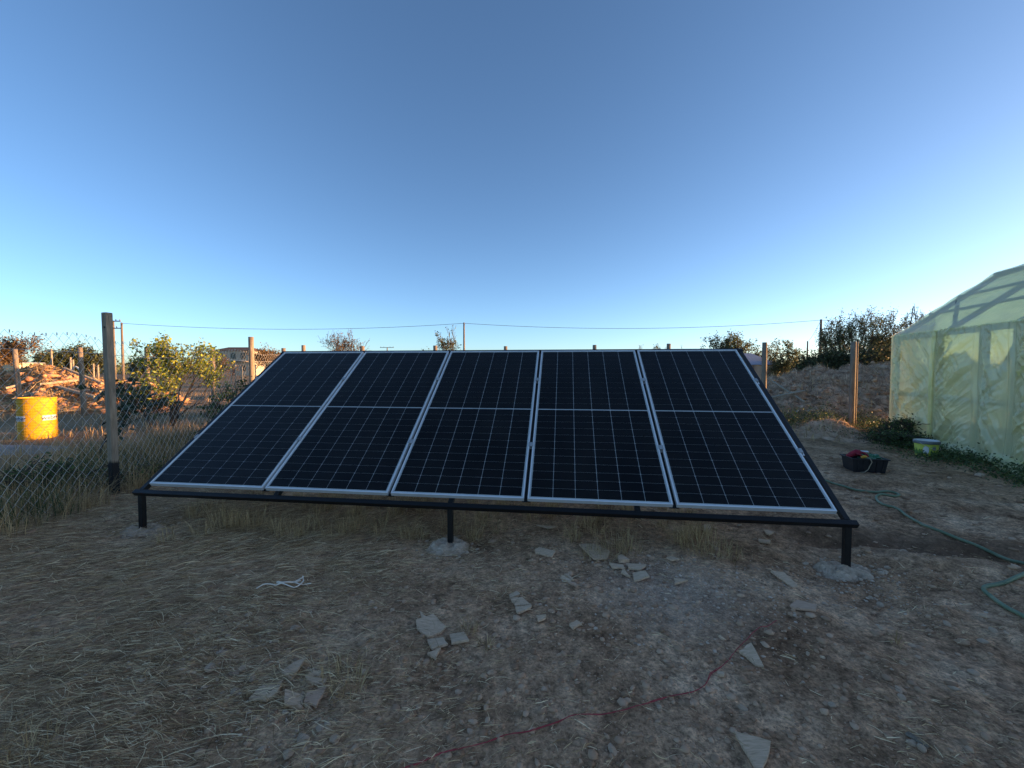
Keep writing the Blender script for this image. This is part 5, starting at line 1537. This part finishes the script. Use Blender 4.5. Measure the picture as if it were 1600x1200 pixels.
# ------------------------------------------------------------------ near plants
def citrus():
    p = on_z(285, 658)
    d = 10.6
    q = at(264, 519, d)
    return tree('citrus_tree', 'yellow-green citrus tree lit by low sun behind the fence', q[0], d, q[2] - 0.0, 1.85, 305, M['citrus'], 4400, 0.085, levels=4, kids=(4, 3, 3, 3), stems=3, trunk=0.34, puff=0.028, spread=0.6, cat='tree', aspect=0.55, rad=0.02)
citrus()
def shrub(name, label, px, top, d, W, seed, n, ls, m, **kw):
    q = at(px, top, d)
    kw.setdefault('stems', 4)
    tk = 1.3 if kw['stems'] == 1 else 0.32
    return tree(name, label, q[0], d, q[2] - float(top_h(q[0], d)), W, seed, m, n, ls, trunk=tk, cat='shrub', **kw)
shrub('broadleaf_sapling', 'dark large leaved sapling either side of the near fence post', 146, 578, 6.3, 0.95, 311, 220, 0.13, M['broadleaf'], stems=1, puff=0.05, aspect=0.62, rad=0.012, levels=2, kids=(6, 3))
shrub('leafy_shrub', 'dark green shrub against the left edge of the array', 368, 592, 7.6, 0.8, 312, 1300, 0.075, M['weed'], puff=0.06, aspect=0.6, rad=0.012, levels=3)
shrub('leafy_shrub', 'half shaded shrub below the citrus tree', 232, 596, 10.4, 0.8, 313, 800, 0.085, M['broadleaf'], puff=0.06, aspect=0.6, rad=0.012, levels=3)
shrub('low_weed', 'low green weed at the foot of the fence on the left', 45, 715, 4.6, 0.8, 314, 900, 0.05, M['weed'], puff=0.1, aspect=0.4, rad=0.008, levels=3)
shrub('low_weed', 'green weed clump right of the near fence post', 222, 722, 5.3, 0.7, 315, 800, 0.05, M['weed'], puff=0.1, aspect=0.4, rad=0.008, levels=3)
shrub('corner_weed', 'bushy green weed growing at the greenhouse corner', 1412, 645, 8.2, 0.75, 316, 1500, 0.05, M['weed'], stems=7, puff=0.09, aspect=0.5, rad=0.008, levels=3)
shrub('corner_weed', 'lower green weed in front of the greenhouse corner', 1396, 668, 7.8, 0.6, 317, 1100, 0.045, M['weed'], stems=6, puff=0.1, aspect=0.5, rad=0.008, levels=3)
shrub('corner_weed', 'green weed between the bucket and the greenhouse corner', 1430, 676, 7.7, 0.55, 318, 900, 0.045, M['weed'], stems=6, puff=0.1, aspect=0.5, rad=0.008, levels=3)
# ground cover of weeds along the greenhouse wall and at the mound foot
g = rng_(321)
pts = []
for _ in range(240):
    k = g.uniform(0.2, 5.5); off = -np.abs(g.normal(0.12, 0.34)) - 0.12
    q = GC + GK * k + GW * off; pts.append((q[0], q[1], 0.16 * math.exp(off)))
for _ in range(150):
    pts.append((g.uniform(6.2, 9.0), 10.1 + g.normal(0, 0.35), 0.22))
P = []
for x, y, h in pts:
    m = 46
    q = np.stack([x + g.normal(0, 0.10, m), y + g.normal(0, 0.10, m), np.abs(g.normal(0, h * 0.6, m)) + 0.01], -1)
    q[:, 2] += top_h(q[:, 0], q[:, 1]); P.append(q)
P = np.concatenate(P)
V, Fq = leaf_quads(P, g.uniform(0.02, 0.055, len(P)), g.uniform(0.012, 0.03, len(P)), g, 0.0, 0.6)
tag(link('weed_cover', np_mesh('weed_cover', V, Fq, M['weed'])), 'low green weeds along the greenhouse wall and mound foot', 'weeds', kind='stuff')
